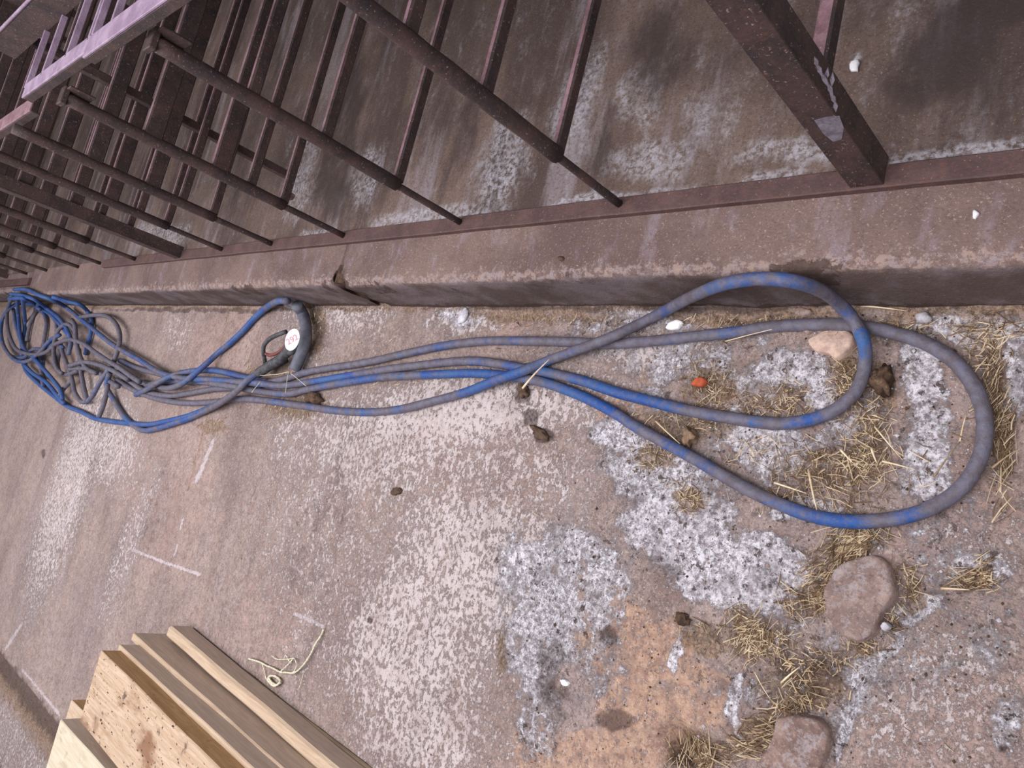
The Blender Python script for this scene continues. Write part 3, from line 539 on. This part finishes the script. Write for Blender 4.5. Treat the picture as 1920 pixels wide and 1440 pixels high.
# the tangle at the far end
TG = [
 ([(42, 675), (50, 697), (75, 722), (100, 742), (125, 761), (150, 771), (180, 785), (225, 792), (275, 796), (312, 790), (350, 781), (385, 768), (415, 752)], z1, .2),
 ([(150, 595), (175, 591), (200, 593), (217, 607), (225, 630), (222, 652), (213, 680), (204, 707), (200, 737), (192, 765), (185, 782)], z2, .7),
 ([(27, 543), (50, 543), (75, 554), (100, 563), (125, 577), (150, 597), (187, 627), (210, 645), (235, 660), (262, 675), (285, 690), (310, 702), (350, 710), (400, 712), (450, 716)], z2, .35),
 ([(20, 551), (42, 554), (65, 562), (90, 580), (110, 596), (125, 617), (133, 640), (128, 665)], z3, .3),
 ([(17, 560), (45, 560), (72, 575), (97, 592), (117, 614), (130, 632)], z2, .2),
 ([(97, 556), (130, 566), (150, 571), (165, 585), (172, 602), (170, 625), (165, 645), (160, 665)], z1, .15),
 ([(75, 580), (60, 571), (32, 570), (12, 585), (2, 607), (4, 640), (15, 662), (32, 677), (55, 676), (75, 660), (92, 640), (112, 628)], z3, .4),
 ([(22, 557), (14, 582), (14, 612), (22, 640), (34, 657), (62, 665), (87, 660), (105, 645), (130, 637), (155, 644), (178, 660), (200, 675), (225, 690), (247, 706), (262, 716)], z3, .65),
 ([(32, 556), (34, 587), (37, 620), (42, 655)], z2, .15),
 ([(42, 560), (47, 600), (45, 630), (40, 668)], z1, .2),
 ([(66, 580), (80, 585), (87, 605), (84, 630), (79, 658), (77, 690), (81, 725)], z1, .5),
 ([(50, 640), (56, 610), (66, 585), (72, 570)], z1, .6),
 ([(142, 645), (141, 622), (126, 608), (110, 618), (102, 642), (101, 668), (106, 690), (116, 700)], z3, .75),
 ([(94, 590), (104, 602), (106, 620)], z2, .6),
 ([(114, 650), (120, 670), (128, 690), (136, 715), (140, 735), (152, 753), (162, 750), (157, 725), (151, 690), (148, 655)], z2, .8),
 ([(112, 655), (108, 680), (112, 698), (128, 702), (145, 695)], z2, .85),
 ([(206, 690), (187, 717), (175, 740), (162, 755)], z3, .6),
 ([(60, 668), (80, 690), (100, 713), (114, 733), (117, 748)], z3, .2),
 ([(134, 713), (117, 732), (112, 742)], z2, .8),
 ([(45, 683), (62, 700), (87, 717), (105, 738), (120, 756)], z2, .15),
 ([(130, 686), (155, 679), (182, 683), (212, 695), (240, 712)], z3, .7),
 ([(130, 692), (160, 691), (187, 700), (205, 714), (222, 725)], z2, .7),
 ([(4, 600), (2, 625), (8, 650), (22, 668), (45, 670), (62, 655), (85, 655), (105, 640), (118, 652)], z2, .4),
 ([(135, 600), (141, 612), (143, 640), (150, 668), (162, 690), (180, 700)], z3, .7),
 ([(25, 580), (30, 610), (40, 640), (50, 660), (70, 672), (80, 682)], z2, .3)]
for pts, z, d in TG: strand(H, pts, HR * 0.97, .12 + d, z, 8, 0.03)
H.build('rubber_tube', M['hose'], hose, True, 'dust')
# the dark stiff end of the hose by the kerb
mb = MB(); S = strand(mb, [(556, 572, .03), (567, 587, .035), (573, 609, .04), (574, 631, .045), (569, 653, .04), (561, 673, .035), (553, 692, .03)], 0.024, 0, 0.03, 12, 0.01)
mb.build('rubber_sleeve', M['grey_rubber'], hose, True)
# nozzle with trigger guard
noz = empty('spray_nozzle', tuple(at(520, 680, 0.05) - np.array(hose.location))); noz.parent = hose
W = lambda px, py, z: at(px, py, z)
mb = MB(); mb.tube(spline([W(484, 700, .05), W(505, 686, .055), W(520, 677, .058), W(535, 664, .06), W(543, 650, .065), W(548, 630, .07)], .01), None or [0.017] * 0 or 0.021, 10)
mb.tube(spline([W(536, 662, .062), W(548, 658, .055), W(556, 650, .05), W(560, 636, .05)], .01), 0.016, 8)
mb.build('grip', M['black'], noz, True)
mb = MB(); mb.tube(spline([W(536, 622, .07), (W(520, 628, .07)), W(505, 636, .07), W(495, 648, .07), W(494, 662, .065), W(497, 680, .06)], .008), 0.0095, 8); mb.build('trigger_guard', M['black'], noz, True)
mb = MB(); mb.tube(spline([W(494, 662, .06), W(506, 666, .06), W(520, 662, .062), W(532, 652, .065), W(538, 642, .068)], .008), 0.007, 8); mb.build('trigger', M['red'], noz, True)
mb = MB(); mb.tube(spline([W(500, 690, .02), W(520, 684, .02), W(536, 675, .02)], .01), 0.013, 8); mb.build('lower_grip', M['black'], noz, True)
# oval white sticker with its number
c = W(548, 637, 0.115); view = EYE - c; view /= np.linalg.norm(view); nrm = view * 0.8 + np.array([0, 0, 0.35]); nrm /= np.linalg.norm(nrm)
def pix_on_plane(px, py):
    d = RM @ np.array([px - 960.0, py - 720.0, FPX]); return EYE + d * ((c - EYE) @ nrm) / (d @ nrm)
ea = pix_on_plane(541, 657) - c; eb = pix_on_plane(560, 642) - c; ea2 = -ea
V = [c + nrm * .001] + [c + ea * math.cos(t) + eb * math.sin(t) + nrm * .001 for t in np.linspace(0, 2 * math.pi, 29)[:-1]] + [c + ea * math.cos(t) + eb * math.sin(t) - nrm * .0015 for t in np.linspace(0, 2 * math.pi, 29)[:-1]]
Fs = [(0, 1 + k, 1 + (k + 1) % 28) for k in range(28)] + [(1 + k, 29 + k, 29 + (k + 1) % 28, 1 + (k + 1) % 28) for k in range(28)] + [tuple(29 + k for k in range(28))]
mesh_obj('number_sticker', V, Fs, M['white'], noz)['label'] = 'white oval paper sticker'
ux = pix_on_plane(558, 631) - c; ux /= np.linalg.norm(ux); uy = np.cross(nrm, ux)
fc = bpy.data.curves.new('number', 'FONT'); fc.body = '292'; fc.align_x = 'CENTER'; fc.align_y = 'CENTER'; fc.size = 0.033; fc.offset = 0.0003; fc.extrude = 0.0003
fo = bpy.data.objects.new('number_tmp', fc); COL.objects.link(fo); bpy.context.view_layer.update()
me = bpy.data.meshes.new_from_object(fo.evaluated_get(bpy.context.evaluated_depsgraph_get()))
V = [c + nrm * 0.0018 + ux * v.co.x + uy * v.co.y + nrm * v.co.z for v in me.vertices]; Fs = [tuple(p.vertices) for p in me.polygons]
bpy.data.objects.remove(fo); mesh_obj('number', V, Fs, M['ink'], noz)['label'] = 'number 292 handwritten in faded red'

# ------------------------------------------------------------------ timber stack
def board(name, label, far, near, z1_, z0_, width, mats, x_near=-0.95, side_mat=1, far_skew=0.0, bev=0.003):
    a = at(far[0], far[1], z1_); b = at(near[0], near[1], z1_); d = (b - a)[:2]; d /= np.linalg.norm(d)
    L_ = (x_near - a[0]) / d[0]; pr = np.array([d[1], -d[0]])          # towards -Y
    prof = [(0.0, z0_), (0.0, z1_ - bev), (bev, z1_), (width - bev, z1_), (width, z1_ - bev), (width, z0_)]
    n = 24; V = []; rnd = random.Random(int(far[0]))
    for i in range(n + 1):
        t = i / n * L_; w = 0.0012 * math.sin(t * 9 + far[0])
        for (u, z) in prof:
            tt = t + (far_skew * u if i == 0 else 0)
            q = a[:2] + d * tt + pr * (u + w); V.append((q[0], q[1], z + 0.0008 * math.sin(t * 13 + u * 40)))
    Fs = []; fm = []
    for i in range(n):
        for k in range(6):
            Fs.append((i * 6 + k, i * 6 + (k + 1) % 6, (i + 1) * 6 + (k + 1) % 6, (i + 1) * 6 + k)); fm.append(1 if k in (0, 4) else 0)
    Fs += [tuple(range(5, -1, -1)), tuple(n * 6 + k for k in range(6))]; fm += [0, 0]
    o = mesh_obj(name, V, Fs, mats, None, False, fm); tag(o, label, 'plank', 'planks stacked on the floor'); return o
g = M
board('wooden_plank', 'thin dark-edged board lying lowest, on the kerb side of the timber stack', (352, 1176), (694, 1440), 0.006, 0.0, 0.17, [g['wood_olive'], g['wood_olive']])
board('wooden_plank', 'low plank with soft rounded pale edge, second from the kerb side of the stack', (318, 1173), (633, 1440), 0.095, 0.008, 0.047, [g['wood_pale'], g['wood_grey']], bev=0.008)
board('wooden_plank', 'plank with thin bright sawn edge and two dark nail marks on its grey side', (250, 1187), (532, 1440), 0.185, 0.008, 0.030, [g['wood_pale'], g['wood_grey']])
board('wooden_plank', 'plank with rough speckled pale edge right beside the wide stained plank', (224, 1209), (477, 1440), 0.262, 0.008, 0.085, [g['wood_pale'], g['wood_grey']])
board('wooden_plank', 'wide tan plank with dark stains and black specks on top of the stack', (190, 1219), (411, 1440), 0.335, 0.262, 0.262, [g['wood_stain'], g['wood_brown']], far_skew=0.02)
board('wooden_plank', 'narrow plank peeping out from under the wide stained plank', (134, 1312), (262, 1440), 0.262, 0.008, 0.20, [g['wood_pale'], g['wood_brown']])
board('wooden_plank', 'cream plank with clean pale face, nearest the gutter', (114, 1348), (181, 1425), 0.345, 0.265, 0.30, [g['wood_cream'], g['wood_grey']])
# ------------------------------------------------------------------ stones, lumps
def stone(name, label, cat, px, py, rx, ry, hgt, mat, seed=0, ang=0, sink=0.3, amp=0.25, group=None, z=0.0, subdiv=3):
    c_ = at(px, py, z); a = math.radians(ang)
    u = (at(px + rx * math.cos(a), py + rx * math.sin(a), z) - c_); w = (at(px - ry * math.sin(a), py + ry * math.cos(a), z) - c_)
    bm = bmesh.new(); bmesh.ops.create_icosphere(bm, subdivisions=subdiv, radius=1); rs = np.random.RandomState(seed); ph = rs.rand(12) * 6
    V = []; rough = name == 'dirt_lump'
    for v in bm.verts:
        x, y, zz = v.co; k = 1 + (1.1 * (float(fbm(np.array(x * 2.6 + seed), np.array(y * 2.6 + zz * 2 + seed), 5)) - .5) if rough else 0) + amp * (math.sin(2.3 * x + ph[0]) * math.sin(2.9 * y + ph[1]) * 0.6 + 0.35 * math.sin(5.1 * x + ph[2]) * math.sin(4.7 * y + 3 * zz + ph[3]) + 0.2 * math.sin(9 * x + ph[4]) * math.sin(8 * y + ph[5]) + 0.15 * math.sin(17 * x + ph[6]) * math.sin(15 * y + ph[7]))
        p = c_ + u * x * k + w * y * k; p[2] = z + max(-0.02, hgt * ((max(-.5, zz) if zz < 0.55 else 0.55 + (zz - 0.55) * 0.3) * (0.8 + .2 * k) / 0.69 * (1 - sink * .2)) - hgt * sink * 0.2)
        V.append(p)
    Fs = [tuple(q.index for q in f.verts) for f in bm.faces]; bm.free()
    o = mesh_obj(name, V, Fs, mat, None, True); tag(o, label, cat, group); return o
def rock(label, outline, h, mat, seed):
    P = [at(x, y)[:2] for x, y in outline]; P = [np.array(p) for p in spline([np.append(p, 0) for p in P + P[:1]], .012)][:-1]; P = [p[:2] for p in P]; c_ = np.mean(P, axis=0); n = len(P); V = []
    rings = [(1.03, -.03), (1.0, h * .45), (.97, h * .85), (.91, h * .98), (.75, h * 1.0), (.58, h * 1.0), (.4, h * 1.0), (.2, h * 1.0)]
    tx, ty = math.cos(seed) * .12, math.sin(seed) * .12
    for i, (k, z) in enumerate(rings):
        for p in P:
            q = c_ + (p - c_) * k; rr = float(fbm(np.array(q[0] * 28 + seed), np.array(q[1] * 28 + seed), 4)) - .5; q = q + (p - c_) * rr * .13 * (i < 5)
            V.append((q[0], q[1], z + (rr * h * 1.3 + (float(fbm(np.array(q[0] * 9 + seed), np.array(q[1] * 9), 2)) - .5) * .02 + tx * (q[0] - c_[0]) + ty * (q[1] - c_[1])) * (1 if i > 1 else 0)))
    V.append((c_[0], c_[1], h)); Fs = [(j * n + i, j * n + (i + 1) % n, (j + 1) * n + (i + 1) % n, (j + 1) * n + i) for j in range(len(rings) - 1) for i in range(n)] + [((len(rings) - 1) * n + i, (len(rings) - 1) * n + (i + 1) % n, len(rings) * n) for i in range(n)]
    Fs = [tuple(reversed(f)) for f in Fs]
    o = mesh_obj('stone', V, Fs, mat, None, True); tag(o, label, 'stone')
rock('large flat pinkish stone set in the broken floor beside the straw-filled crack', [(1575, 1070), (1600, 1050), (1640, 1042), (1668, 1055), (1675, 1085), (1678, 1115), (1655, 1150), (1640, 1185), (1610, 1205), (1580, 1190), (1562, 1165), (1550, 1140), (1560, 1100)], .018, M['stone'], 3)
rock('flat brownish stone at the bottom edge, just below the second straw-filled hollow', [(1462, 1345), (1500, 1340), (1545, 1352), (1562, 1385), (1548, 1425), (1530, 1455), (1460, 1470), (1425, 1440), (1440, 1410), (1455, 1380)], .022, M['stone_brown'], 8)
rock('pale pink stone lying against the loop of hose, under its top curve', [(1518, 640), (1545, 624), (1585, 620), (1608, 636), (1600, 660), (1575, 678), (1560, 668), (1530, 660)], .022, M['stone_pale'], 5)
stone('stone_chip', 'small white stone chip close to the kerb, above where the hoses cross', 'stone', 868, 592, 7, 17, 0.007, M['stone_grey'], 3, 30)
stone('stone_chip', 'shiny white chip between the two hose strands near the kerb', 'stone', 1265, 610, 16, 9, 0.010, M['lime'], 4, -10)
stone('stone_chip', 'white lump on the floor right of the hose loop, by the kerb', 'stone', 1732, 597, 15, 10, 0.018, M['stone_grey'], 8, -10)
stone('stone_chip', 'tiny bright white chip on the floor below the orange patch', 'stone', 1060, 1280, 9, 6, 0.008, M['lime'], 11, 20)
stone('brick_chip', 'small orange-red brick chip inside the hose loop', 'brick chip', 1312, 717, 14, 8, 0.012, M['brick'], 12, -15)
stone('stone_chip', 'small beige stone touching the hose beside the pale pink stone', 'stone', 1517, 618, 11, 9, 0.02, M['stone'], 13)
stone('stone_chip', 'brownish stone at the kerb foot under the high hose loop', 'stone', 1508, 588, 17, 9, 0.02, M['stone'], 14)
stone('stone_chip', 'grey round pebble at the lower right edge of the pale slab', 'stone', 1661, 1175, 9, 8, 0.012, M['stone_grey'], 15)
stone('dirt_lump', 'dark brown clod of dung beside the hose under the nozzle', 'dirt clod', 590, 749, 15, 10, 0.03, M['dung'], 16, 0, 0.3, 0.5)
stone('dirt_lump', 'dark dried clod just below the crossing of the hoses', 'dirt clod', 982, 733, 9, 14, 0.014, M['dung'], 17, 0, 0.3, 0.6)
stone('dirt_lump', 'flat dark dried droppings below the hose crossing', 'dirt clod', 1012, 812, 18, 9, 0.008, M['dung'], 18, 30, 0.3, 0.6)
stone('dirt_lump', 'brown clod of straw and dirt right of the hose bend', 'dirt clod', 1655, 715, 16, 26, 0.026, M['debris'], 19, 0, 0.3, 0.5)
stone('dirt_lump', 'small dark clod in the middle of the floor', 'dirt clod', 743, 922, 9, 7, 0.008, M['dung'], 20)
stone('dirt_lump', 'tan clod beside the straw between the two lower hose strands', 'dirt clod', 1293, 820, 12, 17, 0.018, M['straw_dark'], 21, 0, 0.3, 0.5)
stone('dirt_lump', 'brown clod near the bottom of the bright lime crust', 'dirt clod', 1280, 1162, 14, 12, 0.007, M['debris'], 26, 0, 0.3, 0.5)
stone('cobweb_lump', 'grey dusty cobweb lump on the hose end against the kerb', 'cobweb', 553, 572, 13, 9, 0.055, M['web'], 22, 0, 0.3, 0.6)
stone('stone_chip', 'brown fibrous lump at the kerb foot right of the cobweb', 'stone', 585, 570, 14, 8, 0.03, M['debris'], 23, 0, 0.3, 0.5)
stone('crust_lump', 'small pale crust stuck on the third thin upright left of the thick post', 'crust', 540, 366, 8, 7, 0.02, M['stone'], 24, 0, 0.3, 0.5, None, 0.46, 2)
stone('stone_chip', 'white splash of dried lime on the pen floor right of the thick post', 'stone', 1602, 122, 9, 12, 0.006, M['lime'], 25, 0, 0.3, 0.5, None, KZ, 2)
stone('stone_chip', 'white bird dropping on the kerb top at the right', 'dropping', 1829, 402, 6, 7, 0.006, M['lime'], 27, 0, 0.3, 0.5, None, KZ, 2)
stone('stone_chip', 'small black chip on the kerb top', 'stone', 1053, 485, 6, 5, 0.008, M['dung'], 28, 0, 0.3, 0.5, None, KZ, 2)

# ------------------------------------------------------------------ straw
def stalk(mb, c_, ang, L_, w, z, tilt=0.0, bend=0.0):
    d = np.array([math.cos(ang), math.sin(ang), 0.0]); s = np.array([-d[1], d[0], 0.0]); V = []
    for k, t in enumerate((-0.5, 0.0, 0.5)):
        p = c_ + d * L_ * t + s * bend * (0.25 - t * t); p = np.array([p[0], p[1], z + tilt * (t + 0.5) * L_]); ww = w * (1 if k < 2 else .6)
        V += [p - s * ww / 2, p + s * ww / 2, p + np.array([0, 0, ww * .7])]
    mb.add(V, [(0, 1, 4, 3), (1, 2, 5, 4), (2, 0, 3, 5), (3, 4, 7, 6), (4, 5, 8, 7), (5, 3, 6, 8), (0, 2, 1), (6, 7, 8)], 0 if random.random() < .55 else 1)
def fh(p): return float(floor_height(np.array([p[0]]), np.array([p[1]]))[0])
def straw(label, spots, seed, name='straw_litter'):
    random.seed(seed); mb = MB()
    for (px, py, rx, ry, n, Lm, *ang) in spots:
        for _ in range(int(n * .82)):
            r = random.random() ** .6 * (1.05 if random.random() < .7 else 1.8); t = random.uniform(0, 6.283); c_ = at(px + rx * r * math.cos(t), py + ry * r * math.sin(t))
            if c_[1] > KY - 0.03: c_[1] = KY - 0.03 - random.random() * 0.03
            L_ = Lm * (random.uniform(.15, .55) if random.random() < .6 else random.uniform(.5, 1.15)); a = random.gauss(math.radians(ang[0]), 0.5) if ang else random.uniform(0, 6.283)
            stalk(mb, c_, a, L_, random.choice((.0009, .0012, .0015, .0024)) , fh(c_) + random.uniform(.001, .012), random.uniform(-.12, .15), random.uniform(-.3, .3) * L_)
    mb.fm = [m_ if (i // 8) % 4 else 2 for i, m_ in enumerate(mb.fm)]
    o = mb.build(name, [M['straw'], M['straw_dark'], M['straw_old']]); tag(o, label, 'straw', None, 'stuff'); return o
straw('short yellow straw scattered inside the hose loop around the brick chip', [(1335, 735, 45, 35, 230, .035), (1310, 780, 100, 18, 180, .04), (1450, 760, 70, 22, 260, .03), (1480, 735, 25, 30, 110, .025), (1310, 700, 40, 25, 60, .03)], 1)
straw('straw caught inside the right bend of the hose loop', [(1585, 670, 22, 60, 220, .035), (1592, 740, 20, 20, 60, .03), (1575, 720, 20, 40, 90, .03)], 2)
straw('loose straw on the ground between the two right-hand hose curves', [(1560, 880, 110, 40, 330, .045), (1620, 850, 40, 50, 190, .045), (1630, 790, 25, 60, 150, .045), (1480, 850, 60, 40, 70, .04), (1520, 930, 90, 26, 120, .05), (1380, 840, 60, 30, 50, .05), (1560, 900, 130, 70, 120, .03)], 3)
straw('thick drift of straw outside the far right bend of the hose', [(1862, 720, 16, 80, 260, .05, 80), (1880, 830, 14, 80, 220, .06, 82), (1850, 660, 35, 26, 90, .035), (1840, 640, 30, 20, 60, .03)], 4)
straw('straw packed in the crack below the outer hose curve and around the large stone', [(1590, 1020, 38, 32, 330, .06, 55), (1540, 1085, 30, 35, 200, .05, 45), (1525, 1125, 35, 20, 140, .045), (1640, 1000, 30, 16, 60, .05), (1700, 1090, 22, 36, 130, .035), (1660, 1165, 20, 30, 70, .035), (1610, 1215, 30, 14, 90, .035), (1480, 1120, 40, 20, 50, .04)], 5)
straw('straw heap in the hollow left of the large stone', [(1400, 1190, 30, 35, 260, .045, 50), (1440, 1205, 35, 25, 190, .04), (1390, 1150, 20, 20, 60, .04), (1330, 1180, 40, 10, 25, .06), (1490, 1150, 25, 14, 50, .035)], 6)
straw('brown straw in the broken hollow between the orange patch and the lower slab', [(1500, 1270, 35, 45, 190, .035), (1480, 1320, 35, 20, 120, .045), (1560, 1240, 25, 20, 70, .035), (1440, 1370, 40, 22, 180, .055, 20), (1390, 1400, 50, 14, 120, .06, 20), (1500, 1230, 40, 20, 50, .03)], 7)
straw('tuft of straw stuffed in the deep hole at the bottom edge', [(1288, 1412, 26, 24, 300, .07, 100), (1300, 1430, 30, 14, 120, .07, 60), (1340, 1425, 40, 10, 60, .06, 10)], 8)
straw('tuft of straw in the small hollow at the far lower right', [(1825, 1088, 34, 16, 150, .04, 25), (1845, 1070, 10, 18, 50, .035, 60)], 9)
straw('matted straw in two spots left of the outer hose curve', [(1290, 935, 24, 26, 170, .03), (1225, 848, 36, 22, 110, .035), (1200, 870, 30, 16, 30, .03), (1265, 900, 30, 14, 30, .03)], 10)
straw('straw and husks along the foot of the kerb', [(1390, 592, 70, 8, 120, .03), (1180, 585, 120, 6, 60, .03), (1000, 588, 120, 10, 60, .025), (1700, 596, 120, 8, 100, .04), (1860, 590, 60, 5, 80, .06, 4), (590, 590, 20, 20, 80, .02), (1500, 600, 60, 8, 30, .03)], 11)
straw('wisps of straw below the bundle of hoses near the dung clod', [(540, 765, 40, 24, 90, .05, 70), (740, 718, 45, 5, 18, .07, 0), (500, 690, 40, 20, 30, .04), (470, 660, 10, 40, 20, .05, 100), (1000, 700, 40, 25, 50, .03), (960, 640, 40, 30, 16, .04), (1150, 640, 40, 30, 30, .03), (420, 780, 20, 16, 20, .03)], 12)
straw('fine chaff scattered over the middle of the floor', [(900, 1000, 420, 260, 130, .018), (700, 640, 200, 50, 60, .02), (1700, 1330, 200, 100, 40, .016), (1100, 1330, 150, 120, 30, .016), (300, 700, 200, 50, 20, .03)], 13)
# single stalks that can be picked out
SL = [((980, 728), (1030, 674), .007, .07, 'broad pale stalk of straw lying across the crossing of the hoses'), ((1516, 880), (1532, 958), .006, .012, 'thick golden straw stalk standing out inside the outer hose curve'), ((1452, 905), (1512, 925), .005, .012, 'yellow stalk lying level just left of the thick golden one'),
      ((1752, 893), (1800, 828), .004, .012, 'long brown stalk on the pink slab inside the outer hose bend'), ((1800, 828), (1812, 776), .004, .012, 'pale stalk end near the right hose bend'), ((1787, 812), (1824, 832), .004, .014, 'short stalk crossing the long brown one by the hose'),
      ((1640, 800), (1692, 862), .004, .012, 'pale slanting stalk at the edge of the white crust'), ((1655, 865), (1715, 880), .005, .012, 'bright stalk pointing right from the loose straw'), ((1634, 840), (1644, 868), .006, .012, 'stubby white stalk in the loose straw'), ((1576, 843), (1598, 866), .006, .012, 'stubby tan stalk left of the stubby white one'),
      ((1765, 1103), (1818, 1106), .005, .008, 'white stalk along the lower rim of the small far-right hollow'), ((1768, 1100), (1862, 1048), .004, .01, 'brown stalk slanting over the small far-right hollow'), ((1360, 640), (1500, 606), .003, .018, 'thin stalk lying along the upper hose strand'), ((1610, 573), (1700, 583), .005, .01, 'flat pale stalk at the kerb foot right of the hose loop'),
      ((1860, 878), (1908, 842), .004, .012, 'grey stalk slanting away right of the hose bend'), ((1230, 560), (1262, 592), .0, 0, None), ((965, 585), (966, 618), .002, .012, 'thin dark stalk standing upright at the kerb foot'), ((1230, 790), (1275, 832), .005, .012, 'straight pale stalk reaching the outer hose strand'),
      ((1455, 835), (1476, 905), .003, .012, 'thin dark twig left of the golden stalk'), ((420, 775), (436, 768), .0, 0, None), ((1360, 1030), (1380, 1035), .0, 0, None), ((1465, 1280), (1500, 1250), .005, .01, 'tan stalk in the broken hollow above the lower stone'), ((1415, 1260), (1445, 1312), .003, .01, 'thin pale stalk on the white crust left of the hollow')]
for (a, b, w, z, lab) in SL:
    if not lab: continue
    mb = MB(); A = at(a[0], a[1], z); B = at(b[0], b[1], z + .003); n = 6; pts = [A + (B - A) * t + np.array([0, 0, 0.004 * math.sin(math.pi * t)]) for t in np.linspace(0, 1, n)]
    mb.tube(pts, [w * .5 * (1 - .12 * k) for k in range(n)], 6); o = mb.build('straw_stalk', M['straw_dark'] if 'brown' in lab or 'dark' in lab or 'grey' in lab else M['straw'], None, True); tag(o, lab, 'straw stalk', 'single straw stalks')
# cobweb threads below the nozzle
mb = MB()
for pts in ([(488, 704), (520, 702), (541, 697)], [(541, 697), (538, 715), (535, 738)], [(545, 700), (560, 712), (574, 724)], [(488, 716), (478, 728), (472, 736)]): mb.tube([at(x, y, .06) for x, y in pts], 0.0011, 5)
tag(mb.build('cobweb_thread', M['twine']), 'fine pale threads hanging from the nozzle over the hoses', 'threads')

# ------------------------------------------------------------------ twine on the floor
tw = empty('twine', tuple(at(540, 1250, 0))); tag(tw, 'frayed cream baler twine with a knot on the floor beside the planks', 'twine')
def cord(pts, r, name, z=.006): 
    mb = MB(); S = spline([at(x, y, z + .004 * math.sin(x * .3)) for x, y in pts], .006); mb.tube(S, [r * (1 + .15 * math.sin(i * 1.9)) for i in range(len(S))], 6); return mb.build(name, M['twine'], tw, True)
cord([(607, 1179), (603, 1190), (592, 1207), (583, 1226), (572, 1243), (560, 1256), (550, 1262), (538, 1261), (526, 1260), (512, 1253), (500, 1248), (486, 1241), (466, 1235)], .0034, 'cord')
for pts in ([(527, 1258), (536, 1250), (546, 1240), (551, 1234), (556, 1245), (552, 1258), (545, 1262)], [(550, 1234), (540, 1236), (520, 1236), (509, 1229)], [(492, 1246), (496, 1258), (499, 1272), (505, 1280)], [(536, 1228), (543, 1240), (549, 1236)]): cord(pts, .0020, 'strand')
cord([(503, 1270), (510, 1280), (520, 1284), (525, 1276), (516, 1268), (505, 1268), (503, 1276), (514, 1286), (526, 1280)], .0042, 'knot')
for k in range(1): cord([(560, 1292), (565, 1278), (569, 1262)], .0012, 'strand')

# ------------------------------------------------------------------ loose grit
random.seed(33); mb = MB()
for _ in range(2600):
    if random.random() < .75: px, py = random.uniform(1000, 1900), random.uniform(580, 1430)
    else: px, py = random.uniform(420, 1900), random.uniform(578, 1430)
    p = at(px, py); 
    if p[1] > KY - .01: continue
    r = random.uniform(.0010, .0032) * (1.6 if random.random() < .06 else 1); z = fh(p) + r * .3
    V = [p[:3] * 0 + np.array([p[0] + r * random.uniform(.6, 1.3) * a_, p[1] + r * random.uniform(.6, 1.3) * b_, z + r * random.uniform(.5, 1) * c__]) for a_, b_, c__ in ((1, 0, 0), (-1, 0, 0), (0, 1, 0), (0, -1, 0), (0, 0, 1), (0, 0, -1))]
    mb.add(V, [(0, 2, 4), (2, 1, 4), (1, 3, 4), (3, 0, 4), (2, 0, 5), (1, 2, 5), (3, 1, 5), (0, 3, 5)], random.choice((0, 0, 1, 2)))
tag(mb.build('grit', [M['stone'], M['debris'], M['stone_grey']]), 'fine grit and crumbs scattered over the broken floor', 'grit', None, 'stuff')
